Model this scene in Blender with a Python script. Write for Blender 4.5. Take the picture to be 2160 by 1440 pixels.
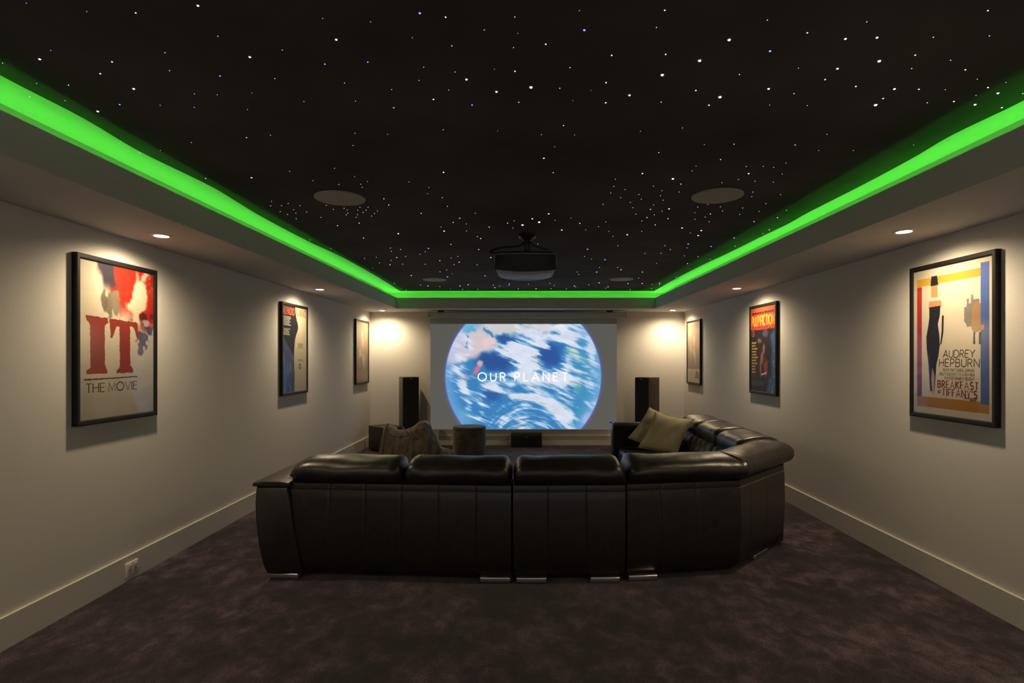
import bpy, bmesh, math, random
import numpy as np
from mathutils import Vector, Matrix

for o in list(bpy.data.objects):
    bpy.data.objects.remove(o)
scene = bpy.context.scene
COL = scene.collection
PI = math.pi

# ------------------------------------------------------------------ camera, world, exposure
CAMZ, FPX, PX, PY = 1.583, 1165.0, 1108.0, 756.5
cam_d = bpy.data.cameras.new('camera')
cam_d.sensor_width = 36.0
cam_d.sensor_fit = 'HORIZONTAL'
cam_d.lens = 36.0 * FPX / 2160.0
cam_d.shift_x = (1080 - PX) / 2160.0
cam_d.shift_y = (PY - 720) / 2160.0
cam_d.clip_start = 0.05
cam = bpy.data.objects.new('camera', cam_d)
cam.location = (0, 0, CAMZ)
cam.rotation_euler = (PI / 2, 0, 0)
COL.objects.link(cam)
scene.camera = cam

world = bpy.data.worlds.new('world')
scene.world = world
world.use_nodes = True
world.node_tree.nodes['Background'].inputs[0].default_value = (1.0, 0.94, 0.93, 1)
world.node_tree.nodes['Background'].inputs[1].default_value = 0.43  # added ambient fill, let in by the open end behind the camera
scene.view_settings.view_transform = 'Standard'
scene.view_settings.look = 'None'
scene.view_settings.gamma = 1.0
scene.view_settings.use_curve_mapping = False
scene.view_settings.exposure = 0.12
scene.cycles.use_denoising = True
scene.cycles.max_bounces = 10
scene.cycles.diffuse_bounces = 6
scene.cycles.sample_clamp_indirect = 6.0

SPOT_W = 80.0              # watts of one downlight
SPOT_COL = (1.0, 0.78, 0.50)
LED_S = 22.0               # strength of the green cove strips
PIC_S = 0.95               # strength of the projected picture


def W(px, py, y):
    """point of the photograph at depth y"""
    return Vector(((px - PX) * y / FPX, y, CAMZ - (py - PY) * y / FPX))


# ------------------------------------------------------------------ materials
def srgb(r, g, b):
    def f(c):
        c /= 255.0
        return c / 12.92 if c <= 0.04045 else ((c + 0.055) / 1.055) ** 2.4
    return (f(r), f(g), f(b), 1.0)


class M:
    def __init__(self, name):
        self.m = bpy.data.materials.new(name)
        self.m.use_nodes = True
        self.nt = self.m.node_tree
        self.b = self.nt.nodes['Principled BSDF']
        self.out = self.nt.nodes['Material Output']

    def set(self, **k):
        for n, v in k.items():
            n = n.replace('_', ' ')
            s = self.b.inputs[n]
            s.default_value = v
        return self

    def node(self, t, **k):
        n = self.nt.nodes.new(t)
        for a, v in k.items():
            if hasattr(n, a):
                setattr(n, a, v)
            else:
                n.inputs[a.replace('_', ' ')].default_value = v
        return n

    def link(self, a, b):
        self.nt.links.new(a, b)

    def coord(self, kind='Object', scale=(1, 1, 1)):
        tc = self.node('ShaderNodeTexCoord')
        mp = self.node('ShaderNodeMapping')
        mp.inputs['Scale'].default_value = scale
        self.link(tc.outputs[kind], mp.inputs['Vector'])
        return mp.outputs['Vector']

    def noise(self, vec, scale, detail=3, rough=0.55, dist=0.0):
        n = self.node('ShaderNodeTexNoise')
        n.inputs['Scale'].default_value = scale
        n.inputs['Detail'].default_value = detail
        n.inputs['Roughness'].default_value = rough
        n.inputs['Distortion'].default_value = dist
        self.link(vec, n.inputs['Vector'])
        return n.outputs['Fac']

    def ramp(self, fac, stops):
        r = self.node('ShaderNodeValToRGB')
        e = r.color_ramp.elements
        e[0].position, e[0].color = stops[0]
        e[1].position, e[1].color = stops[-1]
        for p, c in stops[1:-1]:
            x = e.new(p)
            x.color = c
        self.link(fac, r.inputs['Fac'])
        return r.outputs['Color']

    def bump(self, fac, strength=0.2, dist=0.01, prev=None):
        b = self.node('ShaderNodeBump')
        b.inputs['Strength'].default_value = strength
        b.inputs['Distance'].default_value = dist
        self.link(fac, b.inputs['Height'])
        if prev is not None:
            self.link(prev, b.inputs['Normal'])
        self.link(b.outputs['Normal'], self.b.inputs['Normal'])
        return b.outputs['Normal']


def plain(name, col, rough=0.5, metal=0.0, nscale=None, namt=0.12, bump=0.0, sheen=0.0, spec=0.5):
    m = M(name)
    m.set(Roughness=rough, Metallic=metal, Base_Color=col, Specular_IOR_Level=spec)
    if sheen:
        m.set(Sheen_Weight=sheen)
    if nscale:
        v = m.coord()
        f = m.noise(v, nscale)
        lo = tuple(c * (1 - namt) for c in col[:3]) + (1,)
        hi = tuple(min(1, c * (1 + namt)) for c in col[:3]) + (1,)
        m.link(m.ramp(f, [(0.3, lo), (0.7, hi)]), m.b.inputs['Base Color'])
        if bump:
            m.bump(f, bump, 0.004)
    return m.m


def emit(name, col, s, sample=True):
    m = M(name)
    m.set(Base_Color=(0.02, 0.02, 0.02, 1), Emission_Color=col, Emission_Strength=s)
    if not sample:
        m.m.cycles.emission_sampling = 'NONE'
    return m.m


def carpet_mat():
    m = M('carpet')
    v = m.coord()
    sw = m.node('ShaderNodeMapping')
    sw.inputs['Scale'].default_value = (1.0, 0.75, 1.0)
    sw.inputs['Rotation'].default_value = (0, 0, 0.5)
    m.link(v, sw.inputs['Vector'])
    b1 = m.noise(sw.outputs['Vector'], 7.5, 7, 0.70, 0.35)
    b2 = m.noise(v, 1.5, 3, 0.5, 0.3)
    av = m.node('ShaderNodeMath', operation='MULTIPLY_ADD')
    av.inputs[1].default_value = 0.62
    hb = m.node('ShaderNodeMath', operation='MULTIPLY')
    hb.inputs[1].default_value = 0.38
    m.link(b2, hb.inputs[0])
    m.link(b1, av.inputs[0])
    m.link(hb.outputs[0], av.inputs[2])
    big = av.outputs[0]
    fine = m.noise(v, 120, 3, 0.8)
    c1 = m.ramp(big, [(0.41, (0.0092, 0.0052, 0.0086, 1)), (0.48, (0.0200, 0.0116, 0.0182, 1)), (0.54, (0.041, 0.0255, 0.0365, 1)), (0.64, (0.100, 0.066, 0.086, 1))])
    c2 = m.ramp(fine, [(0.38, (0.22, 0.22, 0.22, 1)), (0.62, (1.85, 1.85, 1.85, 1))])
    mx = m.node('ShaderNodeMix', data_type='RGBA', blend_type='MULTIPLY')
    mx.inputs[0].default_value = 1.0
    m.link(c1, mx.inputs[6])
    m.link(c2, mx.inputs[7])
    m.link(mx.outputs[2], m.b.inputs['Base Color'])
    m.set(Roughness=1.0, Specular_IOR_Level=0.1, Sheen_Weight=0.15)
    n = m.bump(fine, 0.7, 0.01)
    m.bump(big, 0.25, 0.03, n)
    return m.m


def leather_mat():
    m = M('black_leather')
    v = m.coord()
    pores = m.noise(v, 420, 2, 0.6)
    crease = m.noise(v, 26, 5, 0.62, 0.8)
    col = m.ramp(crease, [(0.3, (0.0120, 0.0088, 0.0078, 1)), (0.7, (0.0215, 0.0158, 0.0140, 1))])
    m.link(col, m.b.inputs['Base Color'])
    ro = m.ramp(crease, [(0.3, (0.31, 0.31, 0.31, 1)), (0.75, (0.41, 0.41, 0.41, 1))])
    m.link(ro, m.b.inputs['Roughness'])
    m.set(Specular_IOR_Level=0.5)
    n = m.bump(pores, 0.12, 0.002)
    m.bump(crease, 0.10, 0.008, n)
    return m.m


def suede(name, a, b, scale=14, folds=0.0):
    m = M(name)
    v = m.coord()
    big = m.noise(v, scale, 4, 0.6, 0.4)
    fine = m.noise(v, 500, 2, 0.6)
    m.link(m.ramp(big, [(0.35, a), (0.68, b)]), m.b.inputs['Base Color'])
    m.set(Roughness=0.9, Specular_IOR_Level=0.2, Sheen_Weight=0.25)
    n = m.bump(fine, 0.15, 0.003)
    if folds:
        vm = m.coord(scale=(1.0, 1.0, 0.45))
        m.bump(m.noise(vm, 8, 1, 0.4, 0.9), folds, 0.05, n)
    return m.m


def print_mat():
    m = M('printed_paper')
    a = m.node('ShaderNodeVertexColor', layer_name='Col')
    m.link(a.outputs['Color'], m.b.inputs['Base Color'])
    m.set(Roughness=0.55, Specular_IOR_Level=0.3)
    v = m.coord(scale=(1, 1, 2.2))
    m.bump(m.noise(v, 5, 2), 0.12, 0.01)
    return m.m


def glazing_mat():
    m = M('picture_glass')
    tr = m.node('ShaderNodeBsdfTransparent')
    gl = m.node('ShaderNodeBsdfGlossy')
    gl.inputs['Roughness'].default_value = 0.03
    lw = m.node('ShaderNodeLayerWeight')
    pw = m.node('ShaderNodeMath', operation='POWER')
    pw.inputs[1].default_value = 4.0
    m.link(lw.outputs['Facing'], pw.inputs[0])
    fr = m.node('ShaderNodeMath', operation='MULTIPLY_ADD')
    fr.inputs[1].default_value = 0.30
    fr.inputs[2].default_value = 0.022
    m.link(pw.outputs[0], fr.inputs[0])
    mx = m.node('ShaderNodeMixShader')
    m.link(fr.outputs[0], mx.inputs[0])
    m.link(tr.outputs[0], mx.inputs[1])
    m.link(gl.outputs[0], mx.inputs[2])
    m.link(mx.outputs[0], m.out.inputs['Surface'])
    return m.m


def picture_mat():
    m = M('projected_picture')
    a = m.node('ShaderNodeVertexColor', layer_name='Col')
    m.link(a.outputs['Color'], m.b.inputs['Emission Color'])
    m.set(Base_Color=(0.15, 0.15, 0.145, 1), Roughness=0.9, Emission_Strength=PIC_S, Specular_IOR_Level=0.1)
    return m.m


MT = dict(
    wall=plain('wall_paint', (0.60, 0.575, 0.54, 1), 0.85, nscale=60, namt=0.02, bump=0.05, spec=0.2),
    soffit=plain('soffit_paint', (0.55, 0.545, 0.525, 1), 0.8, nscale=50, namt=0.02, spec=0.2),
    trim=plain('skirting_paint', (0.56, 0.54, 0.49, 1), 0.5, nscale=30, namt=0.02),
    border=plain('ceiling_white', (0.62, 0.62, 0.60, 1), 0.85, nscale=30, namt=0.02, spec=0.2),
    starcloth=plain('dark_star_cloth', (0.082, 0.068, 0.064, 1), 0.95, nscale=1.2, namt=0.25, spec=0.15),
    carpet=carpet_mat(),
    leather=leather_mat(),
    thread=plain('thread', (0.12, 0.10, 0.085, 1), 0.7, nscale=200),
    chrome=plain('brushed_chrome', (0.62, 0.60, 0.56, 1), 0.28, 1.0, nscale=80, namt=0.06),
    frame=plain('black_frame_wood', (0.0085, 0.0070, 0.0062, 1), 0.5, nscale=40, namt=0.25, spec=0.28),
    paper=print_mat(),
    glass=glazing_mat(),
    picture=picture_mat(),
    screen=plain('screen_cloth', (0.46, 0.455, 0.44, 1), 0.9, nscale=40, namt=0.02, spec=0.1),
    housing=plain('housing_grey', (0.40, 0.44, 0.41, 1), 0.4, nscale=30, namt=0.04),
    white_text=emit('projected_white', (1.0, 1.0, 1.0, 1), 1.05),
    led_back=emit('green_led_dim', (0.105, 1.0, 0.060, 1), 30.0),
    led=emit('green_led', (0.105, 1.0, 0.060, 1), LED_S),
    lamp=emit('lamp_glow', (1.0, 0.86, 0.62, 1), 14.0, False),
    star_w=emit('star_white', (1.0, 0.97, 0.92, 1), 2.2, False),
    star_b=emit('star_blue', (0.16, 0.2, 1.0, 1), 3.0, False),
    lamp_trim=plain('lamp_trim_white', (0.75, 0.72, 0.66, 1), 0.5, nscale=30, namt=0.03),
    grille=plain('speaker_grille', (0.20, 0.18, 0.15, 1), 0.8, nscale=600, namt=0.4, bump=0.4),
    grille_rim=plain('speaker_rim', (0.30, 0.29, 0.27, 1), 0.5, nscale=40, namt=0.04),
    cloth_black=plain('black_speaker_cloth', (0.010, 0.009, 0.010, 1), 0.9, nscale=700, namt=0.4, bump=0.3),
    veneer=plain('dark_veneer', (0.060, 0.044, 0.034, 1), 0.4, nscale=18, namt=0.3),
    dark_veneer=plain('black_veneer', (0.020, 0.016, 0.014, 1), 0.4, nscale=18, namt=0.3),
    plastic=plain('black_plastic', (0.012, 0.011, 0.011, 1), 0.5, nscale=60, namt=0.2),
    projector=plain('projector_grey', (0.42, 0.42, 0.44, 1), 0.5, nscale=60, namt=0.06),
    plate=plain('white_plate', (0.6, 0.6, 0.6, 1), 0.5, nscale=30, namt=0.04),
    cable=plain('black_cable', (0.010, 0.010, 0.010, 1), 0.5, nscale=50, namt=0.2),
    mark=plain('pale_print', (0.7, 0.72, 0.75, 1), 0.5, nscale=50, namt=0.05),
    velvet=suede('brown_velvet', (0.024, 0.020, 0.017, 1), (0.060, 0.050, 0.040, 1), 9),
    velvet_top=suede('dark_velvet', (0.022, 0.021, 0.024, 1), (0.038, 0.036, 0.040, 1), 9),
    bag=suede('brown_suede', (0.036, 0.027, 0.017, 1), (0.085, 0.064, 0.042, 1), 7, 0.55),
    bag_dark=suede('dark_suede', (0.018, 0.014, 0.012, 1), (0.038, 0.030, 0.024, 1), 9),
    pillow=suede('khaki_cotton', (0.33, 0.29, 0.18, 1), (0.43, 0.38, 0.25, 1), 5),
    socket=plain('socket_plastic', (0.66, 0.62, 0.54, 1), 0.4, nscale=40, namt=0.02),
    dark_hole=plain('dark_slot', (0.03, 0.025, 0.02, 1), 0.7, nscale=40),
)


# ------------------------------------------------------------------ mesh helpers
class MB:
    def __init__(self):
        self.v, self.f, self.c, self.mi = [], [], [], []

    def add(self, vs, fs, col=None, mi=0):
        n = len(self.v)
        self.v += [tuple(p) for p in vs]
        self.f += [tuple(i + n for i in q) for q in fs]
        self.mi += [mi] * len(fs)
        self.c += [col or (1, 1, 1, 1)] * len(vs)
        return self

    def box(self, lo, hi, mi=0, col=None, mat=None):
        x0, y0, z0 = lo
        x1, y1, z1 = hi
        vs = [(x0, y0, z0), (x1, y0, z0), (x1, y1, z0), (x0, y1, z0), (x0, y0, z1), (x1, y0, z1), (x1, y1, z1), (x0, y1, z1)]
        if mat is not None:
            vs = [mat @ Vector(p) for p in vs]
        return self.add(vs, [(3, 2, 1, 0), (4, 5, 6, 7), (0, 1, 5, 4), (1, 2, 6, 5), (2, 3, 7, 6), (3, 0, 4, 7)], col, mi)

    def rbox(self, lo, hi, r=0.02, seg=3, mi=0, mat=None):
        bm = bmesh.new()
        bmesh.ops.create_cube(bm, size=1)
        for p in bm.verts:
            p.co = Vector([(lo[i] + hi[i]) / 2 + p.co[i] * (hi[i] - lo[i]) for i in range(3)])
        bmesh.ops.bevel(bm, geom=list(bm.edges) + list(bm.verts), offset=r, segments=seg, profile=0.5, affect='EDGES')
        bm.verts.index_update()
        vs = [p.co.copy() if mat is None else mat @ p.co for p in bm.verts]
        fs = [[q.index for q in f.verts] for f in bm.faces]
        bm.free()
        return self.add(vs, fs, None, mi)

    def loft(self, rings, cap=True, closed=True, mi=0):
        n = len(rings[0])
        vs = [p for r in rings for p in r]
        fs = []
        for i in range(len(rings) - 1):
            for j in range(n if closed else n - 1):
                k = (j + 1) % n
                fs.append((i * n + j, i * n + k, (i + 1) * n + k, (i + 1) * n + j))
        if cap:
            fs.append(tuple(range(n - 1, -1, -1)))
            m = (len(rings) - 1) * n
            fs.append(tuple(m + j for j in range(n)))
        return self.add(vs, fs, None, mi)

    def tube(self, pts, r, n=8, mi=0, closed=False):
        pts = [Vector(p) for p in pts]
        rings = []
        up = Vector((0, 0, 1))
        for i, p in enumerate(pts):
            t = (pts[min(i + 1, len(pts) - 1)] - pts[max(i - 1, 0)]).normalized()
            a = t.cross(up)
            if a.length < 1e-3:
                a = t.cross(Vector((1, 0, 0)))
            a.normalize()
            b = t.cross(a)
            rings.append([p + (a * math.cos(k * 2 * PI / n) + b * math.sin(k * 2 * PI / n)) * r for k in range(n)])
        return self.loft(rings, True, True, mi)

    def lathe(self, c, prof, n=48, mi=0):
        """prof: (radius, z) from bottom to top about the vertical through c"""
        rings = [[Vector((c[0] + r * math.cos(k * 2 * PI / n), c[1] + r * math.sin(k * 2 * PI / n), c[2] + z)) for k in range(n)] for r, z in prof]
        return self.loft(rings, True, True, mi)

    def build(self, name, mats, parent=None, sharp=35, subsurf=0, colors=False, fix=True):
        me = bpy.data.meshes.new(name)
        off = Vector((0, 0, 0))
        if parent is not None and parent.get('world_parts'):
            off = Vector(parent['origin'])
        me.from_pydata([tuple(Vector(p) - off) for p in self.v], [], self.f)
        if not isinstance(mats, (list, tuple)):
            mats = [mats]
        for m in mats:
            me.materials.append(m)
        me.polygons.foreach_set('material_index', self.mi)
        if fix:
            bm = bmesh.new()
            bm.from_mesh(me)
            bmesh.ops.recalc_face_normals(bm, faces=bm.faces)
            if sharp:
                for e in bm.edges:
                    if len(e.link_faces) == 2 and e.calc_face_angle(0) > math.radians(sharp):
                        e.smooth = False
                for f in bm.faces:
                    f.smooth = True
            bm.to_mesh(me)
            bm.free()
        if colors:
            ca = me.color_attributes.new('Col', 'FLOAT_COLOR', 'POINT')
            ca.data.foreach_set('color', np.array(self.c, dtype=np.float32).ravel())
        me.update()
        o = bpy.data.objects.new(name, me)
        COL.objects.link(o)
        if parent is not None:
            o.parent = parent
        if subsurf:
            md = o.modifiers.new('smooth', 'SUBSURF')
            md.levels = md.render_levels = subsurf
        return o


def thing(name, label, cat, loc=(0, 0, 0), rz=0.0, group=None, world_parts=False):
    o = bpy.data.objects.new(name, None)
    o.empty_display_size = 0.1
    COL.objects.link(o)
    o.location = loc
    o.rotation_euler = (0, 0, rz)
    o['label'] = label
    o['category'] = cat
    if group:
        o['group'] = group
    if world_parts:
        o['world_parts'] = 1
        o['origin'] = tuple(loc)
    return o


def tag(o, label, cat, group=None, kind=None):
    o['label'] = label
    o['category'] = cat
    if group:
        o['group'] = group
    if kind:
        o['kind'] = kind
    return o


def lab(o, s):
    o['label'] = s
    return o


def sub(o, parent):
    """make o a sub-part of an already built part that shares its root"""
    o.parent = parent
    return o


# ------------------------------------------------------------------ the room
XL, XR, YB, YF = -2.85, 2.92, 10.15, -2.2
ZS, ZC, ZLIP = 2.44, CAMZ + 1.17, CAMZ + 1.041
LF, LR = -2.195, -2.403
RF, RR = 2.217, 2.425
BF, BR = 9.42, 9.905


def structure(name, mb, mat, label, cat, **k):
    o = mb.build(name, mat, **k)
    return tag(o, label, cat, kind='structure')


structure('floor', MB().box((XL - .2, YF - .2, -0.1), (XR + .2, YB + .2, 0)), MT['carpet'], 'dark purple cut pile carpet over the whole floor', 'floor')
structure('wall_left', MB().box((XL - .15, YF, 0), (XL, YB, ZC)), MT['wall'], 'warm grey painted side wall behind the poster with big red letters', 'wall')
structure('wall_right', MB().box((XR, YF, 0), (XR + .15, YB, ZC)), MT['wall'], 'warm grey painted side wall behind the poster with gold and blue bars', 'wall')
structure('wall_back', MB().box((XL - .15, YB, 0), (XR + .15, YB + .15, ZC)), MT['wall'], 'warm grey end wall behind the projection screen', 'wall')
structure('ceiling', MB().box((XL - .15, YF - .15, ZC), (XR + .15, YB + .15, ZC + .1)), MT['border'], 'white ceiling edge lit green around the dark star cloth', 'ceiling')

# dark star cloth stretched under the ceiling, its edge wavers along the cove
EL = [(YF, -2.15), (2.27, -2.155), (2.67, -2.138), (3.09, -2.165), (3.51, -2.134), (3.8, -2.12), (4.01, -2.133), (4.5, -2.158), (5.46, -2.150), (6.26, -2.10), (7.5, -2.094), (8.6, -2.12), (9.37, -2.147), (9.5, -2.147)]
ER = [(YF, 2.25), (2.49, 2.246), (2.88, 2.22), (3.19, 2.246), (3.655, 2.258), (4.43, 2.252), (4.78, 2.267), (5.28, 2.249), (5.97, 2.238), (6.94, 2.196), (8.07, 2.187), (9.37, 2.211), (9.5, 2.211)]


def edge_x(tab, y):
    ys, xs = [a for a, _ in tab], [b for _, b in tab]
    i = max(0, min(len(ys) - 2, next((k for k in range(len(ys) - 1) if y <= ys[k + 1]), len(ys) - 2)))
    t = (y - ys[i]) / (ys[i + 1] - ys[i])
    m = lambda k: (xs[min(k + 1, len(xs) - 1)] - xs[max(k - 1, 0)]) / (ys[min(k + 1, len(xs) - 1)] - ys[max(k - 1, 0)])
    h = ys[i + 1] - ys[i]
    return ((2 * t ** 3 - 3 * t * t + 1) * xs[i] + (t ** 3 - 2 * t * t + t) * h * m(i) + (-2 * t ** 3 + 3 * t * t) * xs[i + 1] + (t ** 3 - t * t) * h * m(i + 1))


ZP = ZC - 0.007
mb = MB()
ys = [YF + (9.5 - YF) * i / 120 for i in range(121)]
mb.loft([[(edge_x(EL, y), y, ZP), (edge_x(ER, y), y, ZP), (edge_x(ER, y), y, ZC), (edge_x(EL, y), y, ZC)] for y in ys])
structure('ceiling_cloth', mb, MT['starcloth'], 'black star cloth covering the middle of the ceiling', 'ceiling')

# plasterboard cove: soffit, face, lip, tray and the rear wall of the tray, mitred around three walls
zt = ZS + 0.022


def ring(l0, l1, l2, l3, place):
    prof = [(l0, ZS), (l1, ZS), (l1, ZLIP), (l2, ZLIP), (l2, zt), (l3, zt), (l3, ZC), (l0, ZC)]
    return [place(i, o, z) for i, (o, z) in enumerate(prof)]


L = (XL, LF, LF - .016, LR)
R = (XR, RF, RF + .016, RR)
B = (YB, BF, BF + .016, BR)
sel = [0, 1, 1, 2, 2, 3, 3, 0]
zz = [ZS, ZS, ZLIP, ZLIP, zt, zt, ZC, ZC]
rings = [[(L[s], YF, z) for s, z in zip(sel, zz)], [(L[s], B[s], z) for s, z in zip(sel, zz)],
         [(R[s], B[s], z) for s, z in zip(sel, zz)], [(R[s], YF, z) for s, z in zip(sel, zz)]]
structure('trim_1', MB().loft(rings), MT['soffit'], 'dropped grey soffit with a light cove running round three walls', 'soffit', sharp=20)

# skirting boards
bh, bt = 0.178, 0.020


def skirting(name, a, b, label):
    m = MB().box(a, b)
    return structure(name, m, MT['trim'], label, 'skirting board')


skirting('baseboard_left', (XL, YF, 0), (XL + bt, YB, bh), 'tall cream skirting board with the white wall socket')
skirting('baseboard_right', (XR - bt, YF, 0), (XR, YB, bh), 'tall cream skirting board beside the curved sofa corner')
skirting('baseboard_back', (XL + bt, YB - bt, 0), (XR - bt, YB, bh), 'tall cream skirting board under the projection screen')

# green strips lying in the cove trays
for nm, lo, hi, lb in (
        ('led_strip', (LR + .004, YF, 2.488), (LR + .016, BR - .03, 2.496), 'green light strip hidden in the cove above the poster with red letters'),
        ('led_strip', (RR - .016, YF, 2.520), (RR - .004, BR - .03, 2.528), 'green light strip hidden in the cove above the gold and blue poster'),
        ('led_strip', (LR + .03, BF + .018, 2.585), (RR - .03, BF + .026, 2.593), 'green light strip hidden in the cove over the screen')):
    o = MB().box(lo, hi).build(nm, MT['led_back' if 'screen' in lb else 'led'])
    tag(o, lb, 'light strip', 'green strips in the ceiling cove')

# ------------------------------------------------------------------ downlights
DL = [(-2.535, 0.88, 'added out of view on the side of the red letter poster'), (-2.535, 3.847, 'above the poster with big red letters'),  # first of each row is unseen, added to light near walls and floor
      (-2.535, 6.815, 'above the half black half cream poster'), (-2.54, 9.80, 'in the corner above the left tower speaker'),
      (2.55, 0.75, 'added out of view on the side of the gold and blue poster'), (2.55, 3.718, 'above the gold, red and blue poster'),
      (2.575, 6.723, 'above the red-topped poster with yellow title'), (2.60, 9.74, 'in the corner above the right tower speaker')]
for x, y, where in DL:
    t = thing('downlight', 'round warm recessed downlight ' + where, 'downlight', (x, y, ZS), 0, 'recessed downlights in the soffit')
    MB().lathe((0, 0, 0), [(0.046, -0.004), (0.064, -0.005), (0.067, -0.002), (0.067, 0.0), (0.046, 0.0)], 40).build('trim_ring', MT['lamp_trim'], t)
    MB().lathe((0, 0, 0), [(0.002, -0.0045), (0.046, -0.0045), (0.046, 0.0), (0.002, 0.0)], 40).build('lamp', MT['lamp'], t)
    ld = bpy.data.lights.new('lamp_light', 'SPOT')
    ld.energy = SPOT_W
    ld.color = SPOT_COL
    ld.spot_size = math.radians(166)
    ld.spot_blend = 1.0
    ld.shadow_soft_size = 0.035
    lo = bpy.data.objects.new('lamp_light', ld)
    lo.location = (0, 0, -0.03)
    COL.objects.link(lo)
    lo.parent = t

# ------------------------------------------------------------------ ceiling speakers
CS = [(-1.339, 3.99, .178, 'near round ceiling speaker, on the red letter poster side'), (1.368, 3.934, .178, 'near round ceiling speaker, on the gold and blue poster side'),
      (-1.326, 8.09, .174, 'far round ceiling speaker, over the round stool'), (1.40, 8.04, .174, 'far round ceiling speaker, over the leather sofa end')]
for x, y, r, lb in CS:
    t = thing('ceiling_speaker', lb, 'ceiling speaker', (x, y, ZP), 0, 'round speakers in the star ceiling')
    MB().lathe((0, 0, 0), [(r - .008, -.010), (r - .003, -.010), (r, -.006), (r, 0), (r - .008, 0)], 56).build('rim', MT['grille_rim'], t)
    MB().lathe((0, 0, 0), [(.002, -.0075), (r - .008, -.0085), (r - .008, 0), (.002, 0)], 56).build('grille', MT['grille'], t)


# ------------------------------------------------------------------ the black leather sectional sofa
def path_frames(pts, step=0.04, seams=(), n0=None, n1=None):
    """points and inward normals along a plan polyline (camera side out); sharp corners are mitred.
    returns list of (pos, normal, s, is_seam)"""
    P = [Vector((p[0], p[1], 0)) for p in pts]
    seg = [(P[i + 1] - P[i]) for i in range(len(P) - 1)]
    lens = [s.length for s in seg]
    tot = sum(lens)
    cum = [0]
    for l in lens:
        cum.append(cum[-1] + l)
    marks = {0.0, tot}
    n = max(2, int(tot / step))
    for i in range(n + 1):
        marks.add(tot * i / n)
    for c in cum[1:-1]:
        marks = {m for m in marks if abs(m - c) > step * .6}
        marks.add(c)
    for s in seams:
        marks = {m for m in marks if abs(m - s) > .034 or m in (0.0, tot)}
        marks |= {s - .022, s - .005, s, s + .005, s + .022}
    out = []
    for m in sorted(marks):
        i = max(k for k in range(len(seg)) if cum[k] <= m + 1e-9)
        t = (m - cum[i]) / lens[i]
        p = P[i] + seg[i] * t
        d = seg[i].normalized()
        nn = Vector((-d.y, d.x, 0))
        for k in range(1, len(P) - 1):
            w = 0.14
            if abs(m - cum[k]) < w:            # ease the normal round the corner
                d0, d1 = seg[k - 1].normalized(), seg[k].normalized()
                u = (m - cum[k] + w) / (2 * w)
                u = u * u * (3 - 2 * u)
                dd = (d0 * (1 - u) + d1 * u).normalized()
                nn = Vector((-dd.y, dd.x, 0))
        for fix, dist in ((n0, m), (n1, tot - m)):
            if fix is not None and dist < .30:      # squared-off ends beside the next section
                u = dist / .30
                u = u * u * (3 - 2 * u)
                nn = (Vector((fix[0], fix[1], 0)) * (1 - u) + nn * u).normalized()
        out.append((p, nn, m, any(abs(m - s) < 1e-6 for s in seams)))
    return out


BACKP = [(.20, .055), (.055, .045), (.022, .09), (.004, .20), (-.004, .40), (.0, .58), (.004, .636), (.0062, .643), (.004, .650), (.012, .69), (.05, .715), (.20, .71)]


def back_panel(pts, seams, root, name='back_panel', prof=BACKP, stitch=True, n0=None, n1=None):
    fr = path_frames(pts, .05, seams, n0, n1)
    rings = []
    for p, n, s, sm in fr:
        rings.append([p + n * (d + (.0035 if sm and d < .15 else 0)) + Vector((0, 0, z)) for d, z in prof])
    o = MB().loft(rings).build(name, MT['leather'], root)
    if stitch:
        MB().tube([p + n * .0035 + Vector((0, 0, .643)) for p, n, s, sm in fr if not sm], .0022, 5).build('stitching', MT['thread'], root).parent = o
        o.children[0].location = (0, 0, 0)
    return o


def roll(pts, root, name='headrest', a=.16, b=.115, dc=.125, zc=.775, step=.03, r0=.10, r1=.10, tilt=.09, top=.877, bot=.668, crease=(), seed=1, grow0=0.0, n0=None, n1=None):
    """pillowy headrest roll following the sofa back"""
    rnd = random.Random(seed)
    fr = path_frames(pts, step, crease, n0, n1)
    tot = fr[-1][2]
    rings = []
    N = 28
    ph = [rnd.random() * 6.28 for _ in range(6)]

    def endfac(x, r):
        if x >= r:
            return 1.0
        u = 1 - max(0, x) / r
        return math.sqrt(max(0.0, 1 - u ** 2.6))
    for p, n, s, _ in fr:
        e = min(endfac(s + .006, r0), endfac(tot - s + .006, r1))
        e = max(e, .18)
        for c in crease:
            e *= 1 - .06 * math.exp(-((s - c) / .010) ** 2)
        g = grow0 * max(0, 1 - s / .25) ** 2
        ring = []
        for k in range(N):
            t = k * 2 * PI / N
            ct, st = math.cos(t), math.sin(t)
            ex = .80 if ct < 0 < st else .72          # the upper back falls away in a full curve
            x = (a + g) * math.copysign(abs(ct) ** ex, ct)
            z = b * math.copysign(abs(st) ** ex, st)
            # wrinkles, strongest near the ends
            wr = .0035 * math.sin(s * 38 + 2.2 * math.sin(t * 2 + ph[0]) + ph[1]) * math.exp(-min(s, tot - s) / .16)
            wr += .003 * math.sin(s * 9 + t * 2 + ph[2]) + .002 * math.sin(s * 17 + t * 3 + ph[3])
            for c in crease:
                wr += .004 * math.sin(s * 60 + ph[4]) * math.exp(-abs(s - c) / .15)
            x, z = x * (1 - (1 - e) * .55), z * e
            zz_ = z + (tilt * x * max(0, st) ** .8 if st > 0 else -.10 * x)
            zz_ -= (1 - e) * .05
            ring.append(p + n * (dc + g + x + wr * ct) + Vector((0, 0, zc + zz_ + wr * st)))
        rings.append(ring)
    za, zb = min(q.z for r in rings for q in r), max(q.z for r in rings for q in r)
    rings = [[Vector((q.x, q.y, bot + (q.z - za) * (top - bot) / (zb - za))) for q in r] for r in rings]
    return MB().loft(rings).build(name, MT['leather'], root, sharp=60)


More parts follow.
